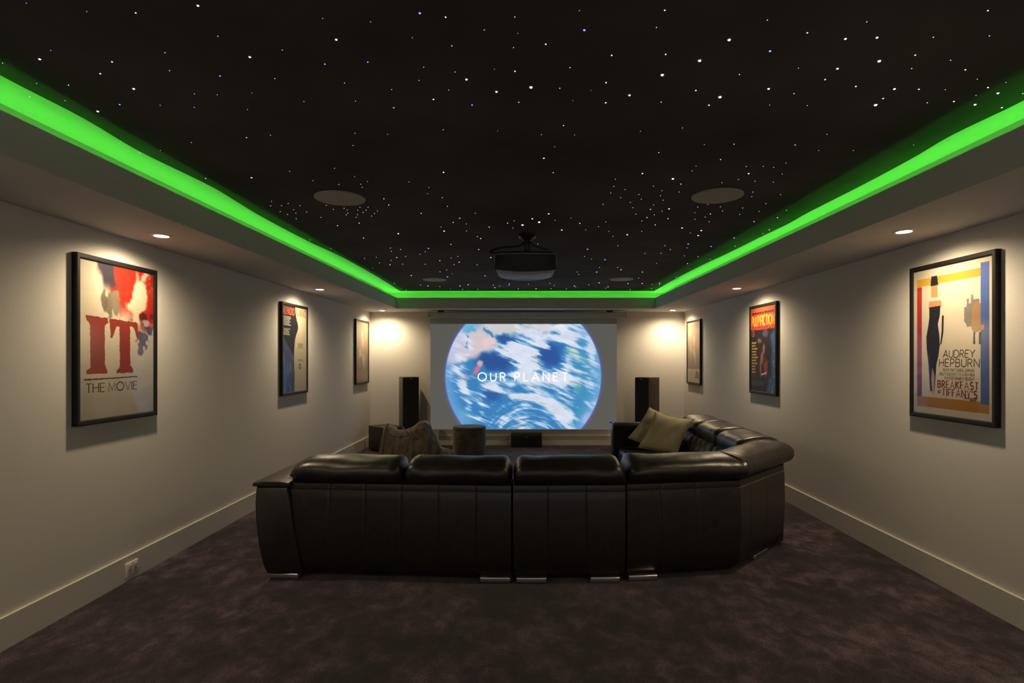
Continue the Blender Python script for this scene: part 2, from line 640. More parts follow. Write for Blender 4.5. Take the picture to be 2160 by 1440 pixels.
def foot(x0, y0, x1, y1, root, label=None):
    a, b_ = Vector((x0, y0, 0)), Vector((x1, y1, 0))
    d = (b_ - a)
    L_ = d.length
    d.normalize()
    m = Matrix.Translation(a) @ Matrix(((d.x, -d.y, 0, 0), (d.y, d.x, 0, 0), (0, 0, 1, 0), (0, 0, 0, 1)))
    o = MB().rbox((0, 0, 0), (L_, .055, .044), .008, 3, 0, m).build('foot', MT['chrome'], root)
    return lab(o, 'chrome bar foot')


def cushion(lo, hi, root, name, r=.06, mat=None, seams=0, axis=0):
    bm = bmesh.new()
    nx, ny = 14, 14
    m = MB()

    def face(z, s):
        g = []
        for j in range(ny + 1):
            for i in range(nx + 1):
                u, v = i / nx, j / ny
                bul = (1 - (2 * u - 1) ** 4) * (1 - (2 * v - 1) ** 4)
                g.append((lo[0] + (hi[0] - lo[0]) * u, lo[1] + (hi[1] - lo[1]) * v, z + s * .03 * bul))
        return g
    bm.free()
    m.rbox(lo, hi, r, 4, 0, mat)
    return m.build(name, MT['leather'], root)


# --- two-seat section with the arm -------------------------------------------------
A0, A1 = (-1.74, 3.962), (-.100, 3.862)
t = thing('sofa_section', 'two-seat black leather sofa section with a wide arm at the red letter poster side', 'sofa', (-1.0, 4.4, 0), 0, 'sections of the black leather corner sofa', True)
seam_px = [690, 767, 845, 924, 1004]
seams = [((px - PX) / FPX * 3.9 - A0[0]) * 1.0019 for px in seam_px]
back_panel([A0, A1], seams, t)
roll([(-1.70, 3.952), (-.872, 3.903)], t, r0=.20, r1=.085, seed=3)
roll([(-.858, 3.902), (-.105, 3.862)], t, r0=.085, r1=.075, seed=5)
# arm: bulging slab running towards the screen, thin overhanging top pad
arm = []
AP = [(-1.835, .048), (-1.865, .10), (-1.902, .25), (-1.922, .42), (-1.928, .56), (-1.922, .655), (-1.918, .676), (-1.69, .676), (-1.672, .60), (-1.650, .40), (-1.615, .20), (-1.588, .048)]
cx_ = sum(p[0] for p in AP) / len(AP)
for y, k in ((3.922, .93), (3.928, .965), (3.945, .99), (3.975, 1.0), (4.3, 1.0), (4.7, 1.0), (4.95, 1.0), (4.985, .985), (4.995, .95)):
    yy = y + 0.0
    arm.append([Vector((cx_ + (x - cx_) * k, yy + .012 * ((x - cx_) / .15) ** 2 * (1 if y < 4 else 0), .36 + (z - .36) * k)) for x, z in AP])
am = MB().loft(arm).build('arm', MT['leather'], t)
tp = []
for y, k in ((3.914, .90), (3.920, .97), (3.935, 1.0), (4.4, 1.0), (4.96, 1.0), (4.995, .97), (5.0, .9)):
    pr = [(-1.935, .678), (-1.942, .690), (-1.935, .703), (-1.88, .712), (-1.74, .712), (-1.672, .703), (-1.664, .690), (-1.672, .678)]
    tp.append([Vector((-1.80 + (x + 1.80) * k, y, .69 + (z - .69) * (k if k < 1 else 1))) for x, z in pr])
MB().loft(tp).build('arm_pad', MT['leather'], t)
MB().rbox((-1.60, 4.16, .055), (-.105, 4.93, .27), .02).build('seat_base', MT['leather'], t)
for x0, x1 in ((-1.585, -.855), (-.845, -.110)):
    cushion((x0, 4.30, .275), (x1, 4.97, .455), t, 'seat_cushion')
    cushion((x0, 4.155, .46), (x1, 4.33, .70), t, 'back_cushion')
foot(W(568, 0, 3.96).x, 3.965, W(629, 0, 3.96).x, 3.960, t)
foot(W(1012, 0, 3.9).x, 3.893, W(1077, 0, 3.9).x, 3.890, t)

# --- single seat section ------------------------------------------------------------
B0, B1 = (-.082, 3.872), (.703, 3.885)
t = thing('sofa_section', 'narrow single-seat black leather sofa section in the middle of the row', 'sofa', (.31, 4.4, 0), 0, 'sections of the black leather corner sofa', True)
back_panel([B0, B1], [W(px, 0, 3.9).x - B0[0] for px in (1156, 1237)], t)
roll([(-.083, 3.872), (.700, 3.885)], t, r0=.085, r1=.075, seed=8)
MB().rbox((-.078, 4.08, .055), (.698, 4.93, .27), .02).build('seat_base', MT['leather'], t)
cushion((-.078, 4.24, .275), (.698, 4.97, .455), t, 'seat_cushion')
cushion((-.076, 4.085, .46), (.696, 4.27, .70), t, 'back_cushion')
foot(W(1089, 0, 3.9).x, 3.885, W(1153, 0, 3.9).x, 3.885, t)
foot(W(1245, 0, 3.9).x, 3.895, W(1308, 0, 3.9).x, 3.895, t)

# --- corner section -----------------------------------------------------------------
CP = [(.722, 3.905), (1.575, 4.035), (2.185, 4.655)]
t = thing('sofa_section', 'black leather corner sofa section with a slanting back and bent headrest', 'sofa', (1.4, 4.5, 0), 0, 'sections of the black leather corner sofa', True)
L1 = math.hypot(CP[1][0] - CP[0][0], CP[1][1] - CP[0][1])
L2 = math.hypot(CP[2][0] - CP[1][0], CP[2][1] - CP[1][1])
back_panel(CP, [.255, .52, L1 + .17, L1 + .47], t, n0=(0, 1))
HP = [(.724, 3.905), (1.585, 4.035), (2.265, 4.73), (2.295, 4.875)]
roll(HP, t, a=.175, b=.112, dc=.135, zc=.775, r0=.085, r1=.06, crease=(math.hypot(.861, .13),), seed=11, grow0=.05, n0=(0, 1), n1=(-1, 0))
# end panel closing the corner body against the side run
MB().loft([[Vector((x, y, z)) for x, y in ((2.175, 4.66), (2.275, 4.86), (1.95, 4.86), (1.93, 4.60))] for z in (.05, .69)]).build('end_panel', MT['leather'], t)
sb = [(.735, 4.12), (1.50, 4.235), (1.96, 4.70), (1.96, 4.86), (1.22, 4.86), (1.05, 4.70), (.735, 4.66)]
MB().loft([[Vector((x, y, z)) for x, y in sb] for z in (.055, .27)]).build('seat_base', MT['leather'], t)
sc = [(.737, 4.25), (1.46, 4.36), (1.84, 4.74), (1.84, 4.855), (1.18, 4.855), (1.04, 4.74), (.737, 4.70)]
cc = Vector((1.3, 4.6, 0))
rg = []
for z, k in ((.275, .98), (.30, 1.0), (.42, 1.0), (.448, .98), (.46, .92)):
    rg.append([Vector((cc.x + (x - cc.x) * k, cc.y + (y - cc.y) * k, z)) for x, y in sc])
MB().loft(rg).build('seat_cushion', MT['leather'], t)
bc = []
for p, n, s, _ in path_frames([(.735, 3.905), (1.575, 4.035), (2.16, 4.63)], .06, (), (0, 1)):
    bc.append([p + n * d + Vector((0, 0, z)) for d, z in ((.20, .46), (.36, .46), (.38, .52), (.35, .66), (.30, .71), (.20, .71))])
MB().loft(bc).build('back_cushion', MT['leather'], t)
foot(W(1325, 0, 3.95).x, 3.925, W(1387, 0, 3.95).x, 3.935, t)
foot(1.80, 4.325, 1.98, 4.505, t)

# --- side run along the right wall ---------------------------------------------------
t = thing('sofa_section', 'long black leather sofa section along the wall with two khaki cushions on it', 'sofa', (1.9, 5.9, 0), 0, 'sections of the black leather corner sofa', True)
RP = [(2.285, 4.885), (2.36, 7.03)]
back_panel(RP, [.36, .72, 1.08, 1.43, 1.79], t)
hy = [4.90, 5.60, 6.33, 7.03]
for i in range(3):
    y0, y1 = hy[i] + .006, hy[i + 1] - .006
    fx = lambda y: 2.285 + (y - 4.885) * .035
    roll([(fx(y0), y0), (fx(y1), y1)], t, a=.205, b=.115, dc=.185, zc=.77, r0=.07, r1=.07, tilt=-.08, top=.888, bot=.66, seed=20 + i)
    # padded back rest below the headrest, three piped channels
    rg = []
    for k in range(31):
        y = y0 + (y1 - y0) * k / 30
        u = k / 30
        g = min(abs(u - c) for c in (0, .28, .52, .76, 1.0))
        bul = .016 * (1 - math.exp(-(g / .045) ** 2))
        x0 = fx(y)
        rg.append([Vector((x0 - d - bul * q, y, z)) for d, z, q in ((.20, .46, 0), (.40, .45, .6), (.47, .50, 1), (.455, .60, 1), (.40, .69, 1), (.33, .725, .6), (.20, .70, 0))])
    MB().loft(rg).build('back_cushion', MT['leather'], t, sharp=70)
MB().rbox((1.20, 4.89, .055), (2.12, 7.02, .27), .02).build('seat_base', MT['leather'], t)
for i in range(3):
    cushion((1.17, hy[i] + .004, .275), (1.86, hy[i + 1] - .004, .465), t, 'seat_cushion')
# far arm, rolled top edge
rg = []
for x, k in ((1.125, .90), (1.135, .98), (1.16, 1.0), (1.6, 1.0), (2.3, 1.0), (2.35, 1.0), (2.37, .95)):
    pr = [(7.045, .05), (7.045, .66), (7.025, .70), (7.022, .735), (7.045, .757), (7.14, .765), (7.25, .755), (7.275, .72), (7.265, .66), (7.25, .05)]
    rg.append([Vector((x, 7.15 + (y - 7.15) * k, .40 + (z - .40) * (k if k < 1 else 1))) for y, z in pr])
MB().loft(rg).build('arm', MT['leather'], t, sharp=50)
MB().tube([(1.13, 7.05, .06), (1.126, 7.045, .4), (1.122, 7.03, .68), (1.12, 7.03, .735), (1.118, 7.06, .762), (1.118, 7.16, .77), (1.118, 7.25, .75)], .011, 8).build('piping', MT['leather'], t)
foot(1.25, 4.95, 1.43, 4.95, t)
foot(1.25, 7.10, 1.43, 7.10, t)
foot(2.05, 7.10, 2.23, 7.10, t)


# ------------------------------------------------------------------ cushions on the sofa
def pillow(name, label, c, size, normal, spin, thick=.085, group=None, lean=-.26):
    nrm = Vector(normal).normalized()
    c = Vector(c)
    right = nrm.cross(Vector((0, 0, 1))).normalized()
    up = right.cross(nrm).normalized()
    rm = Matrix.Rotation(spin, 3, nrm)
    right, up = rm @ right, rm @ up
    up = up + right * lean
    t = thing(name, label, 'cushion', tuple(c), 0, group, True)
    n = 22
    c = Vector(c)
    m = MB()
    idx = {}
    vs, fs = [], []
    for side in (1, -1):
        for j in range(n + 1):
            for i in range(n + 1):
                u, v = i / n * 2 - 1, j / n * 2 - 1
                edge = i in (0, n) or j in (0, n)
                if edge and side == -1:
                    idx[(side, i, j)] = idx[(1, i, j)]
                    continue
                pin = 1 - .10 * (1 - v * v) * abs(u) ** 3
                pin2 = 1 - .10 * (1 - u * u) * abs(v) ** 3
                h = thick * ((1 - abs(u) ** 2.6) * (1 - abs(v) ** 2.6)) ** .55
                h += .004 * math.sin(u * 7 + v * 5 + side) * (1 - u * u) * (1 - v * v)
                h -= side * .05 * (abs(u) > 2)
                sag = -.012 * (1 - v) * (1 - u * u)
                vs.append(c + right * (u * size / 2 * pin) + up * (v * size / 2 * pin2 + sag) + nrm * (side * h))
                idx[(side, i, j)] = len(vs) - 1
        for j in range(n):
            for i in range(n):
                q = [idx[(side, i, j)], idx[(side, i + 1, j)], idx[(side, i + 1, j + 1)], idx[(side, i, j + 1)]]
                fs.append(q if side == 1 else q[::-1])
    lift = Vector((0, 0, .470 - min(q.z for q in vs)))
    vs = [q + lift for q in vs]
    m.add(vs, fs)
    m.build('cover', MT['pillow'], t, sharp=0).data.shade_smooth()
    pts = []
    for k in range(4 * n):
        s, q = divmod(k, n)
        i, j = ((q, 0), (n, q), (n - q, n), (0, n - q))[s]
        pts.append(vs[idx[(1, i, j)]])
    pts.append(pts[0])
    MB().tube(pts, .004, 6).build('piping', MT['pillow'], t)
    return t


pillow('throw_cushion', 'khaki square cushion in front, resting on the other khaki cushion', (1.655, 6.50, .70), .45, (-.30, -.92, .28), -.16, .085, 'khaki cushions on the side sofa')
pillow('throw_cushion', 'khaki square cushion mostly hidden behind the front khaki cushion', (1.60, 6.78, .71), .45, (-.42, -.88, .25), -.30, .08, 'khaki cushions on the side sofa')

# ------------------------------------------------------------------ round velvet stool
c = W(990, 900, 9.0)
t = thing('round_stool', 'round brown velvet stool in front of the projection screen', 'stool', (c.x, 9.0, 0), 0)
MB().lathe((0, 0, 0), [(.24, 0), (.262, .004), (.266, .02), (.266, .435), (.262, .445)], 64).build('body', MT['velvet'], t)
MB().lathe((0, 0, 0), [(.262, .4445), (.270, .452), (.269, .47), (.25, .488), (.20, .493), (.08, .495), (.01, .495)], 64).build('seat_top', MT['velvet_top'], t)

# ------------------------------------------------------------------ bean bag
BY = 8.35
top = [(801, 958), (803, 946), (806, 925), (811, 903), (818, 894), (828, 900), (838, 905), (850, 906), (862, 904), (874, 897), (884, 889), (892, 886.5), (900, 888), (906, 896), (912, 908), (918, 922), (925, 937), (936, 944), (950, 950), (960, 955), (968, 961)]
t = thing('bean_bag', 'slumped brown suede bean bag with two peaks beside the round stool', 'bean bag', ((870 - PX) / FPX * BY, BY, 0), 0, None, True)
rg = []
rnd = random.Random(4)
xs0, xs1 = (801 - PX) / FPX * BY, (968 - PX) / FPX * BY
NS = 56
for k in range(NS + 1):
    px = 801 + (968 - 801) * k / NS
    j = max(i for i in range(len(top) - 1) if top[i][0] <= px + 1e-6)
    f = (px - top[j][0]) / (top[j + 1][0] - top[j][0])
    py = top[j][1] * (1 - f) + top[j + 1][1] * f
    h = max(.05, CAMZ - (py - PY) / FPX * BY)
    x = (px - PX) / FPX * BY
    u = k / NS
    w0 = .40 * max(.12, 1 - abs(2 * u - .92) ** 2.6) ** .5
    if px > 925:
        w0 *= .75
    ring = []
    N = 30
    for i in range(N + 1):
        a = PI * i / N
        # narrow crest over a wide, slumped body
        ca, sa = math.cos(a), math.sin(a)
        yy = -w0 * math.copysign(abs(ca) ** .8, ca) * (1 - .35 * sa * sa)
        z = h * sa ** .8
        body = min(h, .30)
        z = max(z, 0.0)
        fold = .018 * math.sin(9 * u * PI + 5 * z + 1.3 * math.sin(4 * a)) + .013 * math.sin(23 * u * PI - 8 * z + a * 3)
        fold += .020 * math.exp(-((z - .17 - .05 * math.sin(u * 5)) / .03) ** 2) * (-1)
        q = min(1.0, z / .06)
        ring.append(Vector((x + fold * .6 * q, BY + yy * (1 + fold * 2.2 * q), z + fold * .25 * q)))
    rg.append(ring)
o = MB().loft(rg, True, True).build('bag_body', MT['bag'], t, sharp=0, subsurf=1)
o.data.shade_smooth()
# end gusset on the left and the stitched seams over the crest
def bagp(px, a):
    u = (px - 801) / 167.0
    k = max(0, min(NS, int(round(u * NS))))
    i = int(round(a / PI * 30))
    return rg[k][i]
MB().tube([bagp(818, a * PI / 30) + Vector((0, -.006, .004)) for a in range(2, 17)], .005, 6).build('seam_piping', MT['bag_dark'], t)
MB().tube([bagp(px, 9 * PI / 30) + Vector((0, -.008, 0)) for px in range(820, 925, 5)], .003, 6).build('seam_piping', MT['bag_dark'], t)
hp = W(846, 905, BY)
MB().tube([hp + Vector((-.05, .0, -.02)), hp + Vector((-.035, -.01, .03)), hp + Vector((0, -.01, .045)), hp + Vector((.04, 0, .035)), hp + Vector((.06, 0, -.01))], .009, 8).build('carry_loop', MT['bag_dark'], t)
for (p0, p1) in (((849, 902), (872, 925)), ((862, 903), (880, 924)), ((870, 905), (884, 930))):
    a, b_ = W(p0[0], p0[1], BY - .12), W(p1[0], p1[1], BY - .30)
    MB().tube([a, a.lerp(b_, .5) + Vector((0, -.03, .03)), b_], .010, 8).build('fold_strap', MT['bag'], t)

# ------------------------------------------------------------------ loudspeakers
def rotbox(c, ang):
    return Matrix.Translation(Vector(c)) @ Matrix.Rotation(ang, 4, 'Z')


def tower(cx, cy, ang, w, d, h, label):
    t = thing('tower_speaker', label, 'loudspeaker', (cx, cy, 0), ang, 'tall speakers either side of the screen')
    MB().rbox((-w / 2 - .02, -d / 2 - .02, 0), (w / 2 + .02, d / 2 + .02, .03), .006).build('plinth', MT['plastic'], t)
    MB().rbox((-w / 2, -d / 2 + .02, .03), (w / 2, d / 2, h), .006).build('cabinet', MT['veneer'], t)
    # bowed cloth grille
    rg = []
    for z in (.06, h - .008):
        rr = [Vector((-w / 2 + .004, -d / 2 + .02, z))]
        for k in range(13):
            u = k / 12 * 2 - 1
            rr.append(Vector((u * (w / 2 - .004), -d / 2 - .012 * (1 - u * u) + .004, z)))
        rr.append(Vector((w / 2 - .004, -d / 2 + .02, z)))
        rg.append(rr)
    MB().loft(rg).build('grille', MT['cloth_black'], t)
    MB().box((-.018, -d / 2 - .0105, h - .035), (.018, -d / 2 - .005, h - .028)).build('badge', MT['mark'], t)
    return t


tower(-2.08, 9.87, math.radians(24), .285, .36, 1.262, 'tall black floor speaker behind the bean bag, left of the screen')
tower(2.13, 9.66, math.radians(-48), .285, .33, 1.262, 'tall black floor speaker behind the khaki cushions, right of the screen')

t = thing('subwoofer', 'black cube subwoofer in the corner behind the bean bag', 'loudspeaker', (-2.395, 9.535, 0), math.radians(45), None)
w, d, h = .375, .56, .425
MB().rbox((-w / 2, -d / 2 + .025, .02), (w / 2, d / 2, h), .006).build('cabinet', MT['dark_veneer'], t)
MB().rbox((-w / 2 + .006, -d / 2, .03), (w / 2 - .006, -d / 2 + .028, h - .008), .006).build('grille', MT['cloth_black'], t)
for sx in (-1, 1):
    for sy in (-1, 1):
        MB().lathe((sx * (w / 2 - .05), sy * (d / 2 - .06), 0), [(.018, 0), (.02, .021)], 16).build('foot', MT['plastic'], t)

c = W(1110.5, 942, 9.86)
t = thing('center_speaker', 'low wide black speaker on the carpet below the screen', 'loudspeaker', (c.x, 9.98, 0), 0)
MB().rbox((-.277, -.10, 0), (.277, .13, .238), .005).build('cabinet', MT['dark_veneer'], t)
MB().rbox((-.272, -.122, .006), (.272, -.098, .205), .006).build('grille', MT['cloth_black'], t)
MB().box((-.012, -.1235, .180), (.012, -.1215, .188)).build('badge', MT['mark'], t)
pts = []
for k in range(15):
    a = PI / 2 + PI * k / 14
    pts.append((c.x - .29 + .062 * math.cos(a), 10.05, .10 + .088 * math.sin(a)))
o = MB().tube(pts, .005, 6).build('speaker_cable', MT['cable'])
tag(o, 'thin dark cable looping out beside the low wide speaker', 'cable')
pts = [(-2.80, 9.60, .145), (-2.79, 9.60, .12), (-2.775, 9.59, .09), (-2.78, 9.58, .05), (-2.785, 9.53, .012), (-2.78, 9.46, .008), (-2.76, 9.38, .008)]
o = MB().tube(pts, .006, 6).build('speaker_cable', MT['cable'])
tag(o, 'black power cable behind the corner subwoofer', 'cable')

# ------------------------------------------------------------------ stroke lettering
def arc(cx, cy, rx, ry, a0, a1, n=10):
    return [(cx + rx * math.cos(math.radians(a0 + (a1 - a0) * i / n)), cy + ry * math.sin(math.radians(a0 + (a1 - a0) * i / n))) for i in range(n + 1)]


GL = {
    'A': (.80, [[(0, 0), (.40, 1), (.80, 0)], [(.14, .34), (.66, .34)]]),
    'B': (.62, [[(0, 0), (0, 1)], [(0, 1), (.30, 1)] + arc(.30, .76, .26, .24, 90, -90) + [(0, .52)], [(0, .52), (.34, .52)] + arc(.34, .26, .28, .26, 90, -90) + [(0, 0)]]),
    'C': (.80, [arc(.46, .5, .46, .5, 48, 312, 22)]),
    'D': (.76, [[(0, 0), (0, 1)], [(0, 1), (.28, 1)] + arc(.28, .5, .48, .5, 90, -90, 16) + [(0, 0)]]),
    'E': (.56, [[(0, 0), (0, 1)], [(0, 1), (.56, 1)], [(0, .52), (.48, .52)], [(0, 0), (.56, 0)]]),
    'F': (.54, [[(0, 0), (0, 1)], [(0, 1), (.54, 1)], [(0, .52), (.46, .52)]]),
    'G': (.86, [arc(.48, .5, .48, .5, 48, 330, 22) + [(.90, .45)], [(.56, .45), (.90, .45)]]),
    'H': (.70, [[(0, 0), (0, 1)], [(.70, 0), (.70, 1)], [(0, .52), (.70, .52)]]),
    'I': (.02, [[(.01, 0), (.01, 1)]]),
    'J': (.42, [[(.42, 1), (.42, .22)] + arc(.21, .21, .21, .21, 0, -150, 8)]),
    'K': (.62, [[(0, 0), (0, 1)], [(.58, 1), (0, .42)], [(.18, .58), (.62, 0)]]),
    'L': (.50, [[(0, 1), (0, 0)], [(0, 0), (.50, 0)]]),
    'M': (.88, [[(0, 0), (.04, 1), (.44, .12), (.84, 1), (.88, 0)]]),
    'N': (.72, [[(0, 0), (0, 1), (.72, 0), (.72, 1)]]),
    'O': (1.0, [arc(.5, .5, .5, .5, 90, 450, 28)]),
    'P': (.56, [[(0, 0), (0, 1)], [(0, 1), (.28, 1)] + arc(.28, .73, .28, .27, 90, -90) + [(0, .46)]]),
    'R': (.62, [[(0, 0), (0, 1)], [(0, 1), (.28, 1)] + arc(.28, .74, .28, .26, 90, -90) + [(0, .48)], [(.26, .48), (.62, 0)]]),
    'S': (.56, [arc(.28, .74, .27, .26, 38, 258, 12) + arc(.28, .25, .29, .26, 80, -142, 12)]),
    'T': (.64, [[(.32, 0), (.32, 1)], [(0, 1), (.64, 1)]]),
    'U': (.66, [[(0, 1), (0, .33)] + arc(.33, .33, .33, .33, 180, 360, 14) + [(.66, 1)]]),
    'V': (.76, [[(0, 1), (.38, 0), (.76, 1)]]),
    'W': (1.05, [[(0, 1), (.27, 0), (.525, .9), (.78, 0), (1.05, 1)]]),
    'Y': (.72, [[(0, 1), (.36, .48), (.72, 1)], [(.36, .48), (.36, 0)]]),
    "'": (.04, [[(.04, 1), (.0, .76)]]),
    ',': (.06, [[(.06, .08), (.0, -.14)]]),
    '!': (.04, [[(.02, 1), (.02, .28)], [(.02, .1), (.02, 0)]]),
    '-': (.30, [[(0, .45), (.30, .45)]]),
}


def ribbon(pts, th):
    """mitred ribbon of width th along 2D points"""
    n = len(pts)
    Lp, Rp = [], []
    closed = n > 4 and abs(pts[0][0] - pts[-1][0]) + abs(pts[0][1] - pts[-1][1]) < 1e-9
    for i in range(n):
        a = pts[i - 1] if i else (pts[-2] if closed else pts[0])
        b_ = pts[i + 1] if i < n - 1 else (pts[1] if closed else pts[-1])
        p = pts[i]
        d0 = Vector((p[0] - a[0], p[1] - a[1]))
        d1 = Vector((b_[0] - p[0], b_[1] - p[1]))
        if d0.length < 1e-12:
            d0 = d1
        if d1.length < 1e-12:
            d1 = d0
        n0 = Vector((-d0.y, d0.x)).normalized()
        n1 = Vector((-d1.y, d1.x)).normalized()
        m = n0 + n1
        m = n0 if m.length < 1e-6 else m.normalized()
        k = th / 2 / max(.35, m.dot(n0))
        Lp.append((p[0] + m.x * k, p[1] + m.y * k))
        Rp.append((p[0] - m.x * k, p[1] - m.y * k))
    quads = []
    for i in range(n - 1):
        quads.append([Lp[i], Rp[i], Rp[i + 1], Lp[i + 1]])
    return quads


def lettering(s, x0, x1, y0, y1, th, serif=0.0, gap=.20, space=.42, slant=0.0, contrast=1.0):
    """list of 2D polygons for the words s filling the box"""
    tot, prev = 0.0, False
    adv = []
    for i, ch in enumerate(s):
        if ch == ' ':
            adv.append(None)
            tot += space
            continue
        adv.append(tot)
        tot += GL[ch][0] + gap
    tot -= gap
    sx, sy = (x1 - x0) / tot, (y1 - y0)
    hv = th
    polys = []
    pos = lambda a, p: (x0 + (a + p[0]) * sx + slant * p[1] * sy, y0 + p[1] * sy)
    for a, ch in zip(adv, s):
        if a is None:
            continue
        for st in GL[ch][1]:
            q = [pos(a, p) for p in st]
            vert = abs(q[-1][1] - q[0][1]) > abs(q[-1][0] - q[0][0])
            straight = len(q) <= 5
            w = hv * (1.0 if vert or not straight else contrast)
            polys += ribbon(q, w)
            if serif and straight:
                for e in (0, -1):
                    o_ = st[1] if e == 0 else st[-2]
                    p = st[e]
                    if abs(o_[1] - p[1]) > .3 and p[1] in (0, 1):
                        c_ = pos(a, p)
                        sw, shh = serif * sy * .5, hv * .5 * contrast
                        yy = c_[1] + (0 if p[1] == 0 else -shh)
                        polys.append([(c_[0] - sw - hv / 2, yy), (c_[0] + sw + hv / 2, yy), (c_[0] + sw + hv / 2, yy + shh), (c_[0] - sw - hv / 2, yy + shh)])
                    elif abs(o_[0] - p[0]) > .2 and p[0] != 0 and ch in 'EFLTZ':
                        c_ = pos(a, p)
                        sl = serif * sy * .45
                        dn = -1 if p[1] == 1 else 1
                        polys.append([(c_[0] - hv * .25, c_[1]), (c_[0] + hv * .25, c_[1]), (c_[0] + hv * .25, c_[1] + dn * sl), (c_[0] - hv * .25, c_[1] + dn * sl)])
                if ch == 'T':
                    c_ = pos(a, (0, 1))
                    polys.append([(c_[0] - hv * .25, c_[1]), (c_[0] + hv * .25, c_[1]), (c_[0] + hv * .25, c_[1] - serif * sy * .45), (c_[0] - hv * .25, c_[1] - serif * sy * .45)])
    return polys


# ------------------------------------------------------------------ numpy noise for pictures
def vnoise(x, y, seed=0):
    xi, yi = np.floor(x).astype(np.int64), np.floor(y).astype(np.int64)
    xf, yf = x - xi, y - yi

    def h(a, b_):
        n = (a * 374761393 + b_ * 668265263 + seed * 974711) & 0x7fffffff
        n = ((n ^ (n >> 13)) * 1274126177) & 0x7fffffff
        return ((n ^ (n >> 16)) & 0xffff) / 65535.0
    u, v = xf * xf * (3 - 2 * xf), yf * yf * (3 - 2 * yf)
    return (h(xi, yi) * (1 - u) + h(xi + 1, yi) * u) * (1 - v) + (h(xi, yi + 1) * (1 - u) + h(xi + 1, yi + 1) * u) * v


def fbm(x, y, oct=5, seed=0, gain=.5):
    s, a, t = 0, 1, 0
    for k in range(oct):
        s = s + a * vnoise(x, y, seed + k * 17)
        t += a
        a *= gain
        x, y = x * 2.03 + 7.1, y * 2.03 + 3.7
    return s / t


def sm(e0, e1, x):
    t = np.clip((x - e0) / (e1 - e0), 0, 1)
    return t * t * (3 - 2 * t)


def lin(a):
    a = np.asarray(a, dtype=float) / 255.0
    return np.where(a <= .04045, a / 12.92, ((a + .055) / 1.055) ** 2.4)


def mixc(img, col, m):
    return img * (1 - m[..., None]) + np.array(col, dtype=float) * m[..., None]


